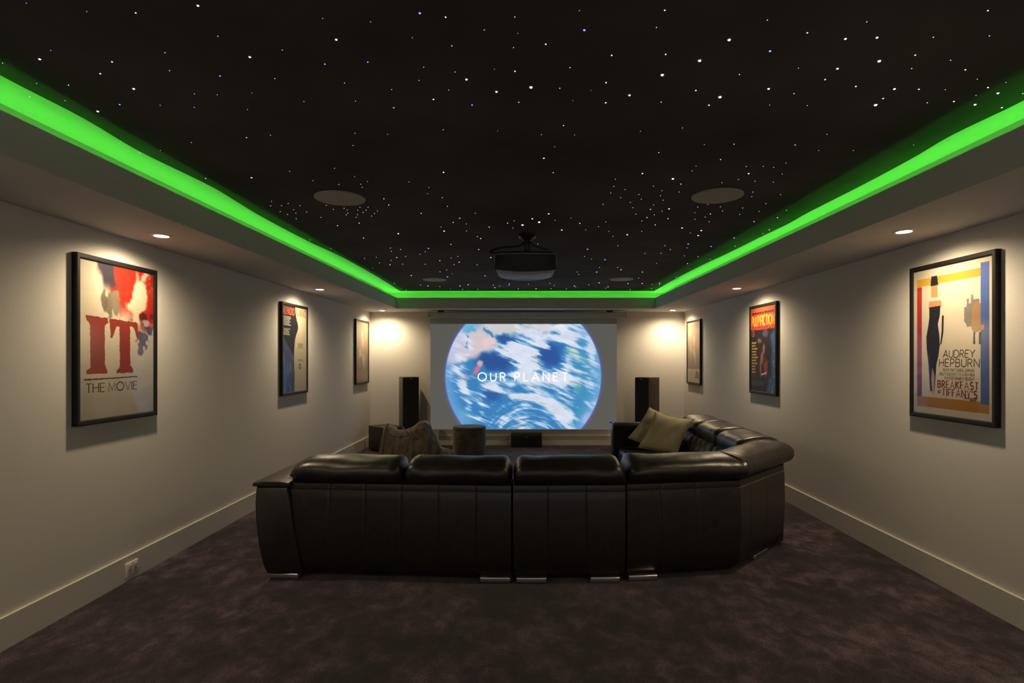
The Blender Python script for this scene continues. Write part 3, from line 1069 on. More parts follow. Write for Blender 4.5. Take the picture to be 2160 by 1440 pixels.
def planet(px, py):
    """colours (sRGB 0..255) of the projected picture at enlarged picture coordinates"""
    cx, cy, Rr = 1042.0, 742.0, 988.0
    r = np.hypot(px - cx, py - cy) / Rr
    img = np.zeros(px.shape + (3,)) + np.array([30., 118., 182.])
    wob = (fbm(px / 90, py / 90, 4, 3) - .5) * 90
    wob2 = (fbm(px / 90, py / 90, 4, 9) - .5) * 90
    X, Y = px + wob, py + wob2

    def blob(x, y, a, b_, ang=0, soft=.45):
        c_, s_ = math.cos(math.radians(ang)), math.sin(math.radians(ang))
        dx, dy = X - x, Y - y
        u, v = (dx * c_ + dy * s_) / a, (-dx * s_ + dy * c_) / b_
        return 1 - sm(1 - soft, 1 + soft, np.hypot(u, v))
    img = mixc(img, (46, 140, 184), sm(1500, 1800, px) * .7)
    for b_ in ((180, 330, 120, 260, 15), (440, 270, 190, 190, 0), (580, 330, 150, 110, -25), (500, 420, 170, 80, -25), (250, 470, 150, 90, 0)):
        img = mixc(img, (205, 190, 198), blob(*b_))
    img = mixc(img, (222, 196, 200), blob(610, 310, 90, 60, -20))
    img = mixc(img, (196, 196, 200), blob(790, 130, 300, 100, 5))
    img = mixc(img, (205, 205, 210), blob(1300, 110, 300, 60, 5))
    img = mixc(img, (150, 180, 168), blob(1110, 120, 90, 50, 20) * .8)
    img = mixc(img, (66, 160, 196), blob(350, 115, 75, 60, 0, .3))
    img = mixc(img, (44, 122, 168), blob(345, 310, 18, 110, -4, .3))
    img = mixc(img, (52, 130, 178), blob(610, 190, 70, 24, 45, .4))
    img = mixc(img, (8, 76, 150), blob(845, 285, 130, 62, 15))
    img = mixc(img, (6, 68, 144), blob(680, 560, 230, 110, 8))
    img = mixc(img, (4, 72, 148), blob(1385, 470, 135, 160, 10))
    img = mixc(img, (12, 82, 152), blob(650, 950, 130, 130, 0))
    img = mixc(img, (60, 150, 185), blob(330, 1250, 130, 70, 30) * .7)
    img = mixc(img, (108, 112, 90), blob(1205, 540, 26, 130, -2) * .85)
    img = mixc(img, (112, 168, 168), blob(1700, 460, 130, 66, 35) * .9)
    img = mixc(img, (110, 165, 160), blob(1720, 840, 50, 120, -10) * .6)
    img = mixc(img, (206, 160, 172), blob(495, 590, 44, 46, 0))
    img = mixc(img, (196, 110, 138), blob(440, 675, 40, 70, 12))
    img = mixc(img, (150, 130, 175), blob(300, 760, 60, 60, 0) * .6)
    img = mixc(img, (170, 165, 215), blob(1850, 1270, 110, 60, -50) * .8)
    # clouds streaked by the turning globe
    ang = math.radians(22)
    u = (px * math.cos(ang) + py * math.sin(ang))
    v = (-px * math.sin(ang) + py * math.cos(ang))

    def streak(L_, w_, seed, n_=7):
        return sum(fbm(u / L_ + wob / 160 + .16 * k_, v / w_ + wob2 / 220, 5, seed, .56) for k_ in range(n_)) / n_
    st = .5 + (streak(150, 34, 21) - .5) * 1.25
    cl = fbm(u / 230, v / 150, 5, 33)
    st2 = .5 + (streak(66, 15, 91) - .5) * 1.5
    n = .40 * st + .38 * cl + .22 * st2
    dens = np.full(px.shape, -.075)

    def d(x, y, a, b_, k, ang=0):
        c_, s_ = math.cos(math.radians(ang)), math.sin(math.radians(ang))
        dx, dy = px - x, py - y
        uu, vv = (dx * c_ + dy * s_) / a, (-dx * s_ + dy * c_) / b_
        return k * np.exp(-(uu * uu + vv * vv))
    for a_ in ((1000, 420, 250, 120, .30, 15), (1080, 620, 170, 130, .28, 20), (1060, 760, 200, 60, .18, 10), (1200, 230, 200, 80, .20, 15), (1600, 230, 170, 120, .22, 30), (1250, 740, 330, 70, .16, 8),
               (320, 450, 150, 80, .20, -20), (190, 680, 100, 130, .12, 60), (820, 940, 220, 50, .22, 20), (1150, 860, 300, 90, .08, 10), (1400, 1110, 220, 110, .24, 25), (1600, 1240, 130, 90, .20, 50),
               (1920, 480, 60, 190, .24, -12), (1900, 860, 90, 110, .16, 0), (1590, 620, 80, 150, .22, 0), (290, 870, 70, 80, .20, 0), (360, 1100, 60, 80, .18, 30), (520, 1180, 60, 120, .16, -10),
               (640, 850, 50, 60, .2, 50), (1000, 1010, 320, 60, .06, -12), (1450, 830, 160, 70, .18, 0),
               (1385, 480, 120, 120, -.22, 0), (690, 570, 200, 90, -.20, 8), (850, 290, 110, 40, -.16, 15), (500, 320, 160, 130, -.14, 0), (790, 150, 200, 80, -.12, 0), (1760, 1150, 120, 130, -.14, 0), (1780, 420, 60, 160, -.08, 0), (470, 640, 60, 90, -.12, 0), (620, 980, 90, 90, -.08, 0), (1000, 900, 70, 50, -.10, 0), (1150, 930, 90, 40, -.08, 0)):
        dens = dens + d(*a_)
    # swirl of streaks round the bottom
    rr = np.hypot(px - 1120, py - 1720)
    th = np.arctan2(py - 1720, px - 1120)
    sw = sum(fbm(rr / 26 + wob / 300, th * 3.2 + rr / 300 + .1 * k_, 4, 51) for k_ in range(5)) / 5
    low = sm(880, 1150, py) * sm(480, 800, px)
    n = n * (1 - low * .4) + (.5 + (sw - .5) * .8) * low * .4
    dens = dens + low * .05
    cov = sm(.42, .62, n + dens)
    shade = 208 + 32 * fbm(px / 120, py / 60, 3, 71)
    cloud = np.stack([shade * .965, shade * .985, np.minimum(shade * 1.05, 255)], -1)
    img = img * (1 - cov[..., None] * .95) + cloud * cov[..., None] * .95
    # haze towards the rim, blue line of air
    img = mixc(img, (150, 185, 232), sm(.80, 1.0, r) * .45)
    inside = 1 - sm(.990, 1.0, r)
    halo = np.exp(-np.clip(r - .995, 0, None) / .012) * (r >= .985)
    out = lin(np.clip(img, 0, 255)) * inside[..., None]
    out = out + (lin((70, 90, 235)) * .55) * (halo * (1 - inside))[..., None]
    return out + np.array([.085, .084, .076]) * (1 - .8 * inside[..., None])       # a projector's black still glows


# ------------------------------------------------------------------ projection screen
YS = 9.80
x0, x1 = W(908, 0, YS).x, W(1301, 0, YS).x
zt_, zb_ = W(0, 683, YS).z, W(0, 905, YS).z
t = thing('projection_screen', 'pull-down projection screen showing the blue planet title', 'projection screen', ((x0 + x1) / 2, YS, W(0, 665, YS).z), 0, None, True)
hx0, hx1 = W(903, 0, YS).x, W(1320, 0, YS).x
hz0, hz1 = W(0, 671.3, YS).z, W(0, 658.8, YS).z
MB().rbox((hx0, YS - .06, hz0), (hx1, YS + .07, hz1), .012).build('housing', MT['housing'], t)
for a, b_ in ((hx0 - .006, hx0 + .002), (hx1 - .002, hx1 + .006)):
    MB().rbox((a, YS - .062, hz0 - .002), (b_, YS + .072, hz1 + .002), .003).build('end_cap', MT['housing'], t)
MB().box((hx0 + .03, YS - .0625, hz0 + .045), (hx0 + .055, YS - .0595, hz0 + .058)).build('key_switch', MT['plastic'], t)
for px in (930, 1286):
    x = W(px, 0, YS).x
    MB().rbox((x - .05, YS - .045, hz1 - .012), (x + .05, YS + .06, ZS), .004).build('bracket', MT['plastic'], t)
MB().box((-.04, YS - .0622, hz0 + .07), (.02, YS - .0602, hz0 + .082)).build('name_mark', MT['mark'], t)
fab = MB().box((x0, YS + .003, zb_), (x1, YS + .006, hz0 + .02)).build('cloth', MT['screen'], t)
MB().rbox((x0, YS - .003, zb_ - .016), (x1, YS + .012, zb_ + .002), .005).build('weight_bar', MT['screen'], t)
NX, NY = 560, 316
gx = np.linspace(0, 1, NX + 1)
gy = np.linspace(0, 1, NY + 1)
GX, GY = np.meshgrid(gx, gy)
ppx = 908 + GX * (1301 - 908)
ppy = 683 + GY * (905 - 683)
colr = planet((ppx - 930) * 6.0, (ppy - 670) * 6.0)
m = MB()
vs = np.stack([x0 + GX * (x1 - x0), np.full(GX.shape, YS + .002), zt_ + GY * (zb_ - zt_)], -1).reshape(-1, 3)
ii = np.arange((NX + 1) * (NY + 1)).reshape(NY + 1, NX + 1)
fs = np.stack([ii[:-1, :-1], ii[1:, :-1], ii[1:, 1:], ii[:-1, 1:]], -1).reshape(-1, 4)
m.v = [tuple(p) for p in vs.tolist()]
m.f = [tuple(q) for q in fs.tolist()]
m.mi = [0] * len(m.f)
m.c = np.concatenate([colr.reshape(-1, 3), np.ones((len(vs), 1))], 1)
pic = m.build('picture', MT['picture'], t, colors=True, fix=False)
lab(pic, 'projected picture of the clouded blue planet')
m = MB()
k = (1301 - 908) / (x1 - x0)
lp = lettering('OUR PLANET', W(1008.5, 0, YS).x, W(1197, 0, YS).x, W(0, 803, YS).z, W(0, 786, YS).z, .0185, gap=.52, space=.62)
for q in lp:
    m.add([(p[0], YS + .0008, p[1]) for p in q], [tuple(range(len(q)))])
o = m.build('lettering', MT['white_text'], t, fix=False)
o.parent = pic
lab(o, 'white title words on the picture')

# ------------------------------------------------------------------ ceiling projector
yr = 5.02
t = thing('projector', 'dark projector hanging from the star ceiling', 'projector', (W(1112, 0, 5.2).x, 5.2, ZP), 0, None, True)
xa, xb = W(1042.5, 0, yr).x, W(1174.5, 0, yr).x
zt2, zb2 = W(0, 534, yr).z, W(0, 568, yr).z
xc, hw = (xa + xb) / 2, (xb - xa) / 2


def outline(k, dz=0):
    pts = []
    y_b, y_f = yr, yr + .47
    n = 40
    for i in range(n + 1):                      # rear edge, slightly bowed, rounded ends
        u = i / n * 2 - 1
        pts.append((xc + hw * k * u, y_b + .035 * abs(u) ** 5 + (1 - k) * .25))
    for i in range(n + 1):                      # front edge bowed outwards
        u = 1 - i / n * 2
        pts.append((xc + hw * k * u * .985, y_f + .05 * (1 - u * u) - .03 * abs(u) ** 6 - (1 - k) * .25))
    return pts


rg = []
for z, k, belly in ((zb2 - .008, .80, 1), (zb2 - .004, .88, 1), (zb2 + .010, .95, .8), (zb2 + .04, .99, .35), (zb2 + .08, 1.0, 0), (zt2 - .012, 1.0, 0), (zt2, .985, 0), (zt2 + .004, .95, 0)):
    rg.append([Vector((x, y, z - belly * .03 * (1 - min(1, abs((x - xc) / hw)) ** 2.2))) for x, y in outline(k)])
MB().loft(rg).build('case', MT['projector'], t, sharp=40)
MB().rbox((W(1052, 0, yr).x, yr + .03, zt2 - .005), (W(1164, 0, yr).x, yr + .42, zt2 + .026), .012).build('top_cover', MT['plastic'], t)
for sx in (-1, 1):
    m = MB()
    for k in range(7):
        xx = xc + sx * (hw * .68 + k * .012)
        m.box((xx - .002, yr - .007 + .035 * (abs(xx - xc) / hw) ** 5, zb2 + .05), (xx + .002, yr + .03, zt2 - .02))
    m.build('vent', MT['plastic'], t)
m = MB()
m.lathe((0, 0, 0), [(.075, -.05), (.08, 0), (.07, .012), (.05, .016), (.005, .012)], 40)
lm = Matrix.Translation((xc, yr + .50, (zt2 + zb2) / 2 + .005)) @ Matrix.Rotation(-PI / 2, 4, 'X')
m.v = [tuple(lm @ Vector(p)) for p in m.v]
m.build('lens', MT['plastic'], t)
n_ = 40
rp = []
for i in range(n_ + 1):
    u = i / n_ * 2 - 1
    rp.append((xc + hw * .985 * u, yr + .035 * abs(u) ** 5 - .004))
rg = []
for z, bel in ((zb2 + .006, .8), (zb2 + .05, .3), (zb2 + .09, 0), (zt2 - .006, 0)):
    lo_ = [Vector((x, y, z - bel * .03 * (1 - min(1, abs((x - xc) / hw)) ** 2.2))) for x, y in rp]
    rg.append(lo_ + [q + Vector((0, .02, 0)) for q in lo_[::-1]])
MB().loft(rg).build('rear_shade_skin', MT['plastic'], t, sharp=40)  # black skin over the grey case, standing in for shade on its rear
xm = W(1112, 0, 5.2).x
MB().lathe((xm, 5.275, ZP), [(.070, -.010), (.080, -.007), (.082, 0)], 48).build('ceiling_plate', MT['plate'], t)
MB().lathe((xm, 5.18, ZP), [(.04, -.055), (.072, -.022), (.084, -.013), (.084, 0)], 40).build('mount_cap', MT['plastic'], t)
zj = zt2 + .024
MB().rbox((xm - .030, 5.165, zj + .025), (xm + .030, 5.235, ZP - .04), .008).build('mount_pole', MT['plastic'], t)
MB().rbox((xm - .012, 5.19, zj - .002), (xm + .012, 5.21, zj + .03), .004).build('mount_pole', MT['plastic'], t)
MB().rbox((xm - .11, 5.10, zj - .003), (xm + .11, 5.30, zj + .010), .004).build('mount_bracket', MT['plastic'], t)
yl = 5.08
cab = [W(1104, 512, 5.17), W(1101, 516, 5.12), W(1090, 520, yl), W(1072, 521, yl), W(1055, 523, yl), W(1043, 526, yl), W(1034, 530.5, yl - .03), W(1034, 533, yl - .05), W(1040, 533.5, yl - .06), W(1050, 532.5, yl - .02)]


def smooth(pts, n=6):
    out = []
    P = [pts[0]] + list(pts) + [pts[-1]]
    for i in range(1, len(P) - 2):
        for k in range(n):
            u = k / n
            out.append(.5 * ((2 * P[i]) + (P[i + 1] - P[i - 1]) * u + (2 * P[i - 1] - 5 * P[i] + 4 * P[i + 1] - P[i + 2]) * u * u + (3 * P[i] - P[i - 1] - 3 * P[i + 1] + P[i + 2]) * u ** 3))
    out.append(pts[-1])
    return out


MB().tube(smooth(cab), .0095, 8).build('cable', MT['cable'], t)
cab = [W(1113, 509, 5.15), W(1119, 511, 5.13), W(1126, 518, 5.12), W(1134, 521, 5.12), W(1148, 525, 5.12), W(1156, 526, 5.14)]
MB().tube(smooth(cab), .007, 8).build('cable', MT['cable'], t)
# pale prints on the belly
m = MB()
rnd = random.Random(2)
for (pxa, pxb, yy, hh) in ((1104.5, 1112, 5.22, .012), (1100, 1121.5, 5.42, .012)):
    xq = W(pxa, 0, yy).x
    xe = W(pxb, 0, yy).x
    while xq < xe - .004:
        ww = rnd.uniform(.005, .012)
        zf = zb2 - .0385
        m.box((xq, yy, zf - .0012), (min(xe, xq + ww), yy + hh, zf + .0005))
        xq += ww + .003
m.build('lettering', MT['mark'], t)

# ------------------------------------------------------------------ framed posters
FW, FH, FT, FR = .762, 1.102, .032, .034     # frame width, height, depth, moulding width
IW, IH = FW - 2 * FR, FH - 2 * FR


class Art:
    """a printed sheet: a grid of painted colour below flat printed shapes; u to the right, t downwards, 0..1"""

    def __init__(self, fn, nx=90, ny=132):
        self.m = MB()
        self.layer = 0
        self.k = 0
        u, t_ = np.meshgrid(np.linspace(0, 1, nx + 1), np.linspace(0, 1, ny + 1))
        c_ = lin(np.clip(fn(u, t_), 0, 255)) * .60
        v = np.stack([(u - .5) * IW, np.zeros_like(u) - .0235, (.5 - t_) * IH], -1).reshape(-1, 3)
        ii = np.arange((nx + 1) * (ny + 1)).reshape(ny + 1, nx + 1)
        f = np.stack([ii[:-1, :-1], ii[1:, :-1], ii[1:, 1:], ii[:-1, 1:]], -1).reshape(-1, 4)
        self.m.v = [tuple(p) for p in v.tolist()]
        self.m.f = [tuple(q) for q in f.tolist()]
        self.m.mi = [0] * len(self.m.f)
        self.m.c = [tuple(q) + (1,) for q in c_.reshape(-1, 3).tolist()]

    def poly(self, pts, col, new=True):
        """pts in (u,t)"""
        if new:
            self.layer += 1
        y = -.0235 - .00002 * self.layer
        if not new:                       # keep overlapping strokes of one line of print apart
            self.k = (self.k + 1) % 24
            y -= .00001 * self.k
        c_ = tuple((lin(col) * .60).tolist()) + (1,)
        self.m.add([((u - .5) * IW, y, (.5 - t_) * IH) for u, t_ in pts], [tuple(range(len(pts)))], c_)

    def grad(self, u0, u1, t0, t1, ca, cb, n=12):
        self.layer += 1
        for i in range(n):
            a, b_ = t0 + (t1 - t0) * i / n, t0 + (t1 - t0) * (i + 1) / n
            k = i / max(1, n - 1)
            self.poly([(u0, a), (u1, a), (u1, b_), (u0, b_)], [x * (1 - k) + y * k for x, y in zip(ca, cb)], False)

    def text(self, s, u0, u1, t0, t1, col, th, **k):
        self.layer += 1
        for q in lettering(s, u0 * IW, u1 * IW, (1 - t1) * IH, (1 - t0) * IH, th, **k):
            self.poly([(p[0] / IW, 1 - p[1] / IH) for p in q], col, False)

    def lines(self, u0, u1, t0, t1, n, col, seed=1, fill=.55, right=False, var=.35, word=(.03, .09)):
        """rows of print too small to read"""
        self.layer += 1
        r = random.Random(seed)
        for i in range(n):
            h = (t1 - t0) / n
            a = t0 + h * i
            lim = u0 + (u1 - u0) * (1 - var * r.random())
            x = u0
            while x < lim - .01:
                w_ = min(lim - x, r.uniform(*word))
                X0, X1 = (x, x + w_) if not right else (u1 - (x - u0) - w_, u1 - (x - u0))
                self.poly([(X0, a), (X1, a), (X1, a + h * fill), (X0, a + h * fill)], col, False)
                x += w_ + .012

    def rough(self, pts, col, seed=1, amp=.006, step=.012):
        r = random.Random(seed)
        out = []
        for i in range(len(pts)):
            a, b_ = pts[i], pts[(i + 1) % len(pts)]
            L_ = math.hypot(b_[0] - a[0], (b_[1] - a[1]) * 1.45)
            n = max(1, int(L_ / step))
            for k in range(n):
                u = k / n
                out.append((a[0] + (b_[0] - a[0]) * u + r.uniform(-amp, amp), a[1] + (b_[1] - a[1]) * u + r.uniform(-amp, amp) * .6))
        self.poly(out, col)


def poster(label, y, z, side, art):
    x = XL if side < 0 else XR
    t = thing('framed_poster', label, 'poster', (x, y, z), PI / 2 if side < 0 else -PI / 2, 'framed posters along the side walls')
    m = MB()
    # mitred moulding, rebated for the glass; local -y faces the room
    prof = [(0, 0), (0, -FT), (.006, -FT - .003), (FR - .008, -FT - .001), (FR, -FT + .004), (FR, -.0225), (FR, 0)]
    rg = []
    for sx, sz in ((-1, -1), (1, -1), (1, 1), (-1, 1), (-1, -1)):
        rg.append([Vector((sx * (FW / 2 - o), d, sz * (FH / 2 - o))) for o, d in prof])
    m.loft(rg, cap=False)
    m.build('frame', MT['frame'], t, sharp=25)
    m2 = MB().box((-IW / 2 - .006, -.0232, -IH / 2 - .006), (IW / 2 + .006, 0, IH / 2 + .006))
    m2.build('backing_board', MT['frame'], t)
    art.m.build('print', MT['paper'], t, colors=True, fix=False)
    MB().box((-IW / 2, -.0270, -IH / 2), (IW / 2, -.0256, IH / 2)).build('glazing', MT['glass'], t)
    return t


def n2(u, t_, s, seed, o=4):
    return fbm(u * s, t_ * s * 1.45, o, seed)


def flat(c):
    return lambda u, t_: np.zeros(u.shape + (3,)) + np.array(c, dtype=float)


# sheet with big red letters: red and dark clouds, grey smears, ragged letters
def art_red(u, t_):
    img = np.zeros(u.shape + (3,)) + np.array([222., 210., 188.])
    img = mixc(img, (205, 195, 182), sm(.45, 1, t_) * .6)
    w_ = (n2(u, t_, 7, 3) - .5) * .20
    edge = sm(.30, .42, u + w_ - .15 * sm(.1, .38, t_) + .12 * (t_ < .05)) * (1 - sm(.22, .40, t_ + w_ * .8 - .10 * sm(.5, 1, u)))
    img = mixc(img, (188, 42, 24), edge)
    dk = sm(.48, .75, n2(u, t_, 9, 8)) * edge
    img = mixc(img, (70, 20, 20), dk * sm(.12, .35, t_) * .9)
    img = mixc(img, (52, 48, 62), (1 - sm(.07, .13, np.abs(u - .31 - .5 * t_ + w_ * .4))) * (1 - sm(.10, .20, t_)))
    pale = 1 - sm(.6, 1.2, np.hypot((u - .80 + (t_ - .16) * .5) / .12, (t_ - .17) / .22) + (n2(u, t_, 11, 31) - .5) * 1.9)
    img = mixc(img, (226, 208, 180), pale)
    for cx, cy, a, b_, c_ in ((.36, .27, .05, .11, (120, 108, 92)), (.45, .24, .06, .12, (135, 124, 108)), (.30, .25, .04, .08, (112, 100, 86)),
                              (.84, .47, .10, .07, (84, 72, 84)), (.80, .53, .05, .08, (96, 84, 96)), (.93, .41, .06, .05, (70, 55, 90)), (.90, .36, .07, .03, (196, 186, 170))):
        d_ = np.hypot((u - cx) / a, (t_ - cy) / b_) + (n2(u, t_, 18, 5) - .5) * 1.6
        img = mixc(img, c_, (1 - sm(.65, 1.1, d_)) * .9)
    img = img * (1 - .05 * n2(u, t_, 4, 12)[..., None])
    return img


a = Art(art_red, 130, 190)
RED = (150, 52, 40)
a.rough([(.07, .345), (.34, .352), (.345, .38), (.30, .40), (.305, .66), (.34, .70), (.335, .715), (.08, .715), (.075, .695), (.125, .67), (.12, .40), (.075, .37)], RED, 3)
a.rough([(.365, .352), (.76, .365), (.765, .47), (.745, .475), (.70, .40), (.645, .39), (.648, .66), (.69, .695), (.685, .715), (.455, .715), (.46, .695), (.50, .67), (.495, .40), (.455, .40), (.40, .485), (.375, .475)], RED, 5)
a.grad(.125, .30, .48, .665, (140, 48, 40), (112, 36, 38), 1)
a.rough([(.055, .745), (.40, .742), (.75, .738), (.75, .746), (.40, .750), (.055, .753)], (62, 52, 50), 7, .003)
a.text('THE MOVIE', .075, .745, .775, .83, (62, 58, 56), .0085, serif=.16, gap=.22, space=.36, contrast=.6)
poster('framed poster with huge ragged red letters nearest the camera', (3.47 + 4.23) / 2, 1.705, -1, a)


# half dark, half cream sheet
def art_split(u, t_):
    img = np.zeros(u.shape + (3,)) + np.array([214., 200., 172.])
    w_ = (n2(u, t_, 5, 3) - .5) * .10
    bd = .50 + .03 * np.sin(t_ * 9) + .10 * np.exp(-((t_ - .24) / .09) ** 2) - .06 * sm(.35, .9, t_)
    dark = 1 - sm(-.008, .008, u - bd)
    img = mixc(img, (30, 28, 38), dark)
    blue = dark * (1 - sm(-.01, .03, u - (.02 + .42 * sm(.34, .62, t_)) + w_ * .2)) * sm(.33, .38, t_)
    img = mixc(img, (78, 88, 128), blue)
    img = mixc(img, (58, 92, 124), blue * sm(.55, .8, t_) * .8)
    img = mixc(img, (128, 152, 180), blue * sm(.55, .75, n2(u * 2, t_, 5, 8)) * sm(.5, .7, t_) * .7)
    return img


a = Art(art_split, 120, 150)
a.text('AL PACINO', .02, .47, .02, .10, (214, 96, 50), .014, gap=.16, space=.30, serif=.12)
a.text('SCARFACE', .53, .98, .02, .10, (206, 120, 60), .012, gap=.16, serif=.12)
a.lines(.03, .32, .125, .235, 6, (205, 200, 190), 3)
a.lines(.03, .32, .265, .345, 5, (205, 200, 190), 4)
a.lines(.62, .92, .43, .49, 4, (120, 110, 100), 5)
a.lines(.62, .94, .62, .645, 2, (120, 110, 100), 6)
a.rough([(.66, .68), (.75, .675), (.76, .69), (.69, .695), (.68, .72), (.74, .72), (.75, .70), (.77, .715), (.72, .745), (.66, .725)], (70, 64, 60), 4, .004)
poster('framed poster split into a dark half and a cream half, middle of its wall', (6.40 + 7.17) / 2, 1.70, -1, a)


def art_sepia(u, t_):
    img = np.zeros(u.shape + (3,)) + np.array([172., 142., 104.])
    img = mixc(img, (112, 94, 72), sm(.25, .75, t_) * .75)
    img = mixc(img, (150, 128, 98), sm(.80, .86, t_))
    w_ = n2(u, t_, 9, 4) - .5
    for cx, cy, a_, b_, k in ((.50, .20, .14, .06, .85), (.52, .34, .10, .12, .45), (.30, .54, .10, .08, .7), (.60, .66, .20, .16, .5), (.5, .45, .25, .2, .2)):
        d_ = np.hypot((u - cx) / a_, (t_ - cy) / b_) + w_ * 1.6
        img = mixc(img, (232, 208, 164), (1 - sm(.5, 1.1, d_)) * k)
    return img


a = Art(art_sepia, 80, 120)
a.lines(.06, .94, .88, .965, 6, (196, 172, 134), 9, .4, False, .1)
poster('framed faded brown poster in the far corner above the subwoofer', (9.197 + 9.97) / 2, 1.70, -1, a)


# gold, red and blue bars round a tall dark shape
def art_bars(u, t_):
    img = np.zeros(u.shape + (3,)) + np.array([226., 214., 194.])
    return mixc(img, (196, 186, 176), sm(.5, 1, t_) * .7)


a = Art(art_bars, 40, 60)
GOLD, GOLD2 = (222, 170, 62), (176, 122, 52)
a.grad(.05, .12, .115, .885, (206, 56, 40), (122, 52, 108), 16)
a.grad(.87, .965, .03, .90, (88, 116, 196), (60, 92, 160), 16)
a.poly([(.05, .06), (.87, .06), (.87, .112), (.05, .112)], GOLD)
a.poly([(.05, .885), (.87, .885), (.87, .90), (.965, .90), (.965, .955), (.05, .955)], GOLD2)
TAN, INK = (206, 152, 104), (34, 32, 44)
a.rough([(.255, .115), (.34, .115), (.345, .20), (.25, .20)], TAN, 2, .003)
a.rough([(.23, .225), (.385, .225), (.40, .27), (.215, .27)], TAN, 3, .003)
a.rough([(.255, .055), (.335, .055), (.35, .12), (.245, .12)], INK, 4, .003)
a.poly([(.225, .265), (.38, .262), (.372, .33), (.345, .385), (.365, .46), (.372, .53), (.35, .61), (.325, .66), (.315, .74), (.30, .84), (.24, .845), (.225, .74), (.215, .66), (.19, .55), (.185, .47), (.215, .385), (.228, .33)], INK)
a.poly([(.40, .33), (.425, .33), (.42, .44), (.395, .52), (.375, .53), (.395, .44)], INK)
a.poly([(.27, .68), (.30, .74), (.295, .86), (.27, .86), (.255, .76)], (196, 160, 150))
a.rough([(.68, .29), (.71, .29), (.71, .24), (.735, .24), (.735, .27), (.76, .27), (.76, .22), (.79, .22), (.79, .25), (.86, .25), (.86, .40), (.72, .42), (.68, .38)], (140, 134, 130), 5, .004)
a.rough([(.775, .30), (.82, .265), (.90, .29), (.91, .44), (.80, .46), (.765, .43)], (176, 140, 98), 6, .005)
a.rough([(.79, .455), (.81, .455), (.81, .53), (.785, .53)], (74, 66, 62), 7, .003)
a.rough([(.85, .455), (.88, .455), (.88, .53), (.85, .53)], (74, 66, 62), 8, .003)
a.text('AUDREY', .415, .80, .565, .612, (40, 36, 38), .0062, gap=.20, slant=.10)
a.text('HEPBURN', .365, .855, .622, .672, (40, 36, 38), .0062, gap=.24, slant=.04)
TX = (88, 80, 78)
a.text('PLAYS THAT DARING, DARLING', .42, .80, .685, .704, TX, .0027, gap=.26)
a.text('HOLLY GOLIGHTLY TO A NEW HIGH', .37, .80, .712, .731, TX, .0027, gap=.26)
a.text('IN ENTERTAINMENT DELIGHT!', .44, .80, .739, .758, TX, .0027, gap=.26)
MAR = (122, 34, 50)
a.text('BREAKFAST', .345, .845, .768, .813, MAR, .0085, serif=.11, gap=.34, contrast=.5)
a.text('AT', .345, .385, .833, .853, MAR, .006, serif=.1, gap=.2)
a.text("TIFFANY'S", .405, .83, .822, .866, MAR, .0085, serif=.11, gap=.34, contrast=.5)
a.text('A JUROW-SHEPHERD', .665, .83, .868, .876, TX, .0022, gap=.2)
a.text('PRODUCTION', .75, .82, .879, .886, TX, .0022, gap=.2)
poster('framed cream poster with gold, red and blue bars and a tall dark figure', (4.159 + 3.381) / 2, 1.708, 1, a)


# red top, yellow title, dark and blue below
def art_pulp(u, t_):
    img = np.zeros(u.shape + (3,)) + np.array([38., 32., 44.])
    w_ = n2(u, t_, 8, 6) - .5
    img = mixc(img, (66, 104, 158), sm(-.02, .10, u + .10 * np.sin(t_ * 6) - (1.12 - .55 * t_) + w_ * .25) * sm(.22, .36, t_))
    img = mixc(img, (150, 178, 212), sm(.55, .72, n2(u, t_, 16, 14)) * sm(.70, .9, u + .2 * (t_ - .6)) * sm(.35, .6, t_))
    img = mixc(img, (120, 110, 150), (1 - sm(.6, 1.1, np.hypot((u - .62) / .16, (t_ - .32) / .05) + w_)) * .6)
    for cx, cy, a_, b_, c_ in ((.46, .60, .07, .10, (196, 120, 80)), (.42, .75, .05, .14, (176, 104, 70)), (.62, .72, .10, .10, (176, 70, 48)), (.55, .50, .06, .08, (188, 118, 84)), (.36, .40, .10, .03, (170, 104, 72))):
        d_ = np.hypot((u - cx) / a_, (t_ - cy) / b_) + w_ * 1.5
        img = mixc(img, c_, (1 - sm(.55, 1.05, d_)) * .85)
    img = mixc(img, (206, 74, 46), 1 - sm(.255, .275, t_ + w_ * .02))
    img = mixc(img, (224, 120, 70), (1 - sm(.03, .12, t_)) * .5)
    return img


a = Art(art_pulp, 110, 160)
a.lines(.06, .95, .055, .085, 1, (70, 32, 36), 3, .8, False, .02, (.05, .12))
a.text('PULP FICTION', .045, .955, .105, .215, (238, 196, 62), .019, gap=.24, space=.30)
a.lines(.28, .72, .235, .247, 1, (110, 40, 36), 4, .8, False, .05)
a.poly(arc(.10, .305, .065, .045, 0, 360, 28)[:-1], (196, 84, 60))
a.poly(arc(.10, .305, .045, .031, 0, 360, 28)[:-1], (46, 36, 44))
a.poly([(.085, .285), (.115, .285), (.11, .325), (.09, .325)], (196, 84, 60))
a.lines(.04, .30, .41, .80, 11, (216, 170, 86), 5, .55, False, .4, (.05, .14))
a.lines(.04, .70, .88, .94, 5, (120, 116, 124), 6, .4)
a.rough([(.45, .79), (.66, .765), (.67, .785), (.47, .81)], (220, 214, 206), 7, .004)
poster('framed poster with a red top and yellow title over dark blue, middle of its wall', (7.147 + 6.335) / 2, 1.70, 1, a)


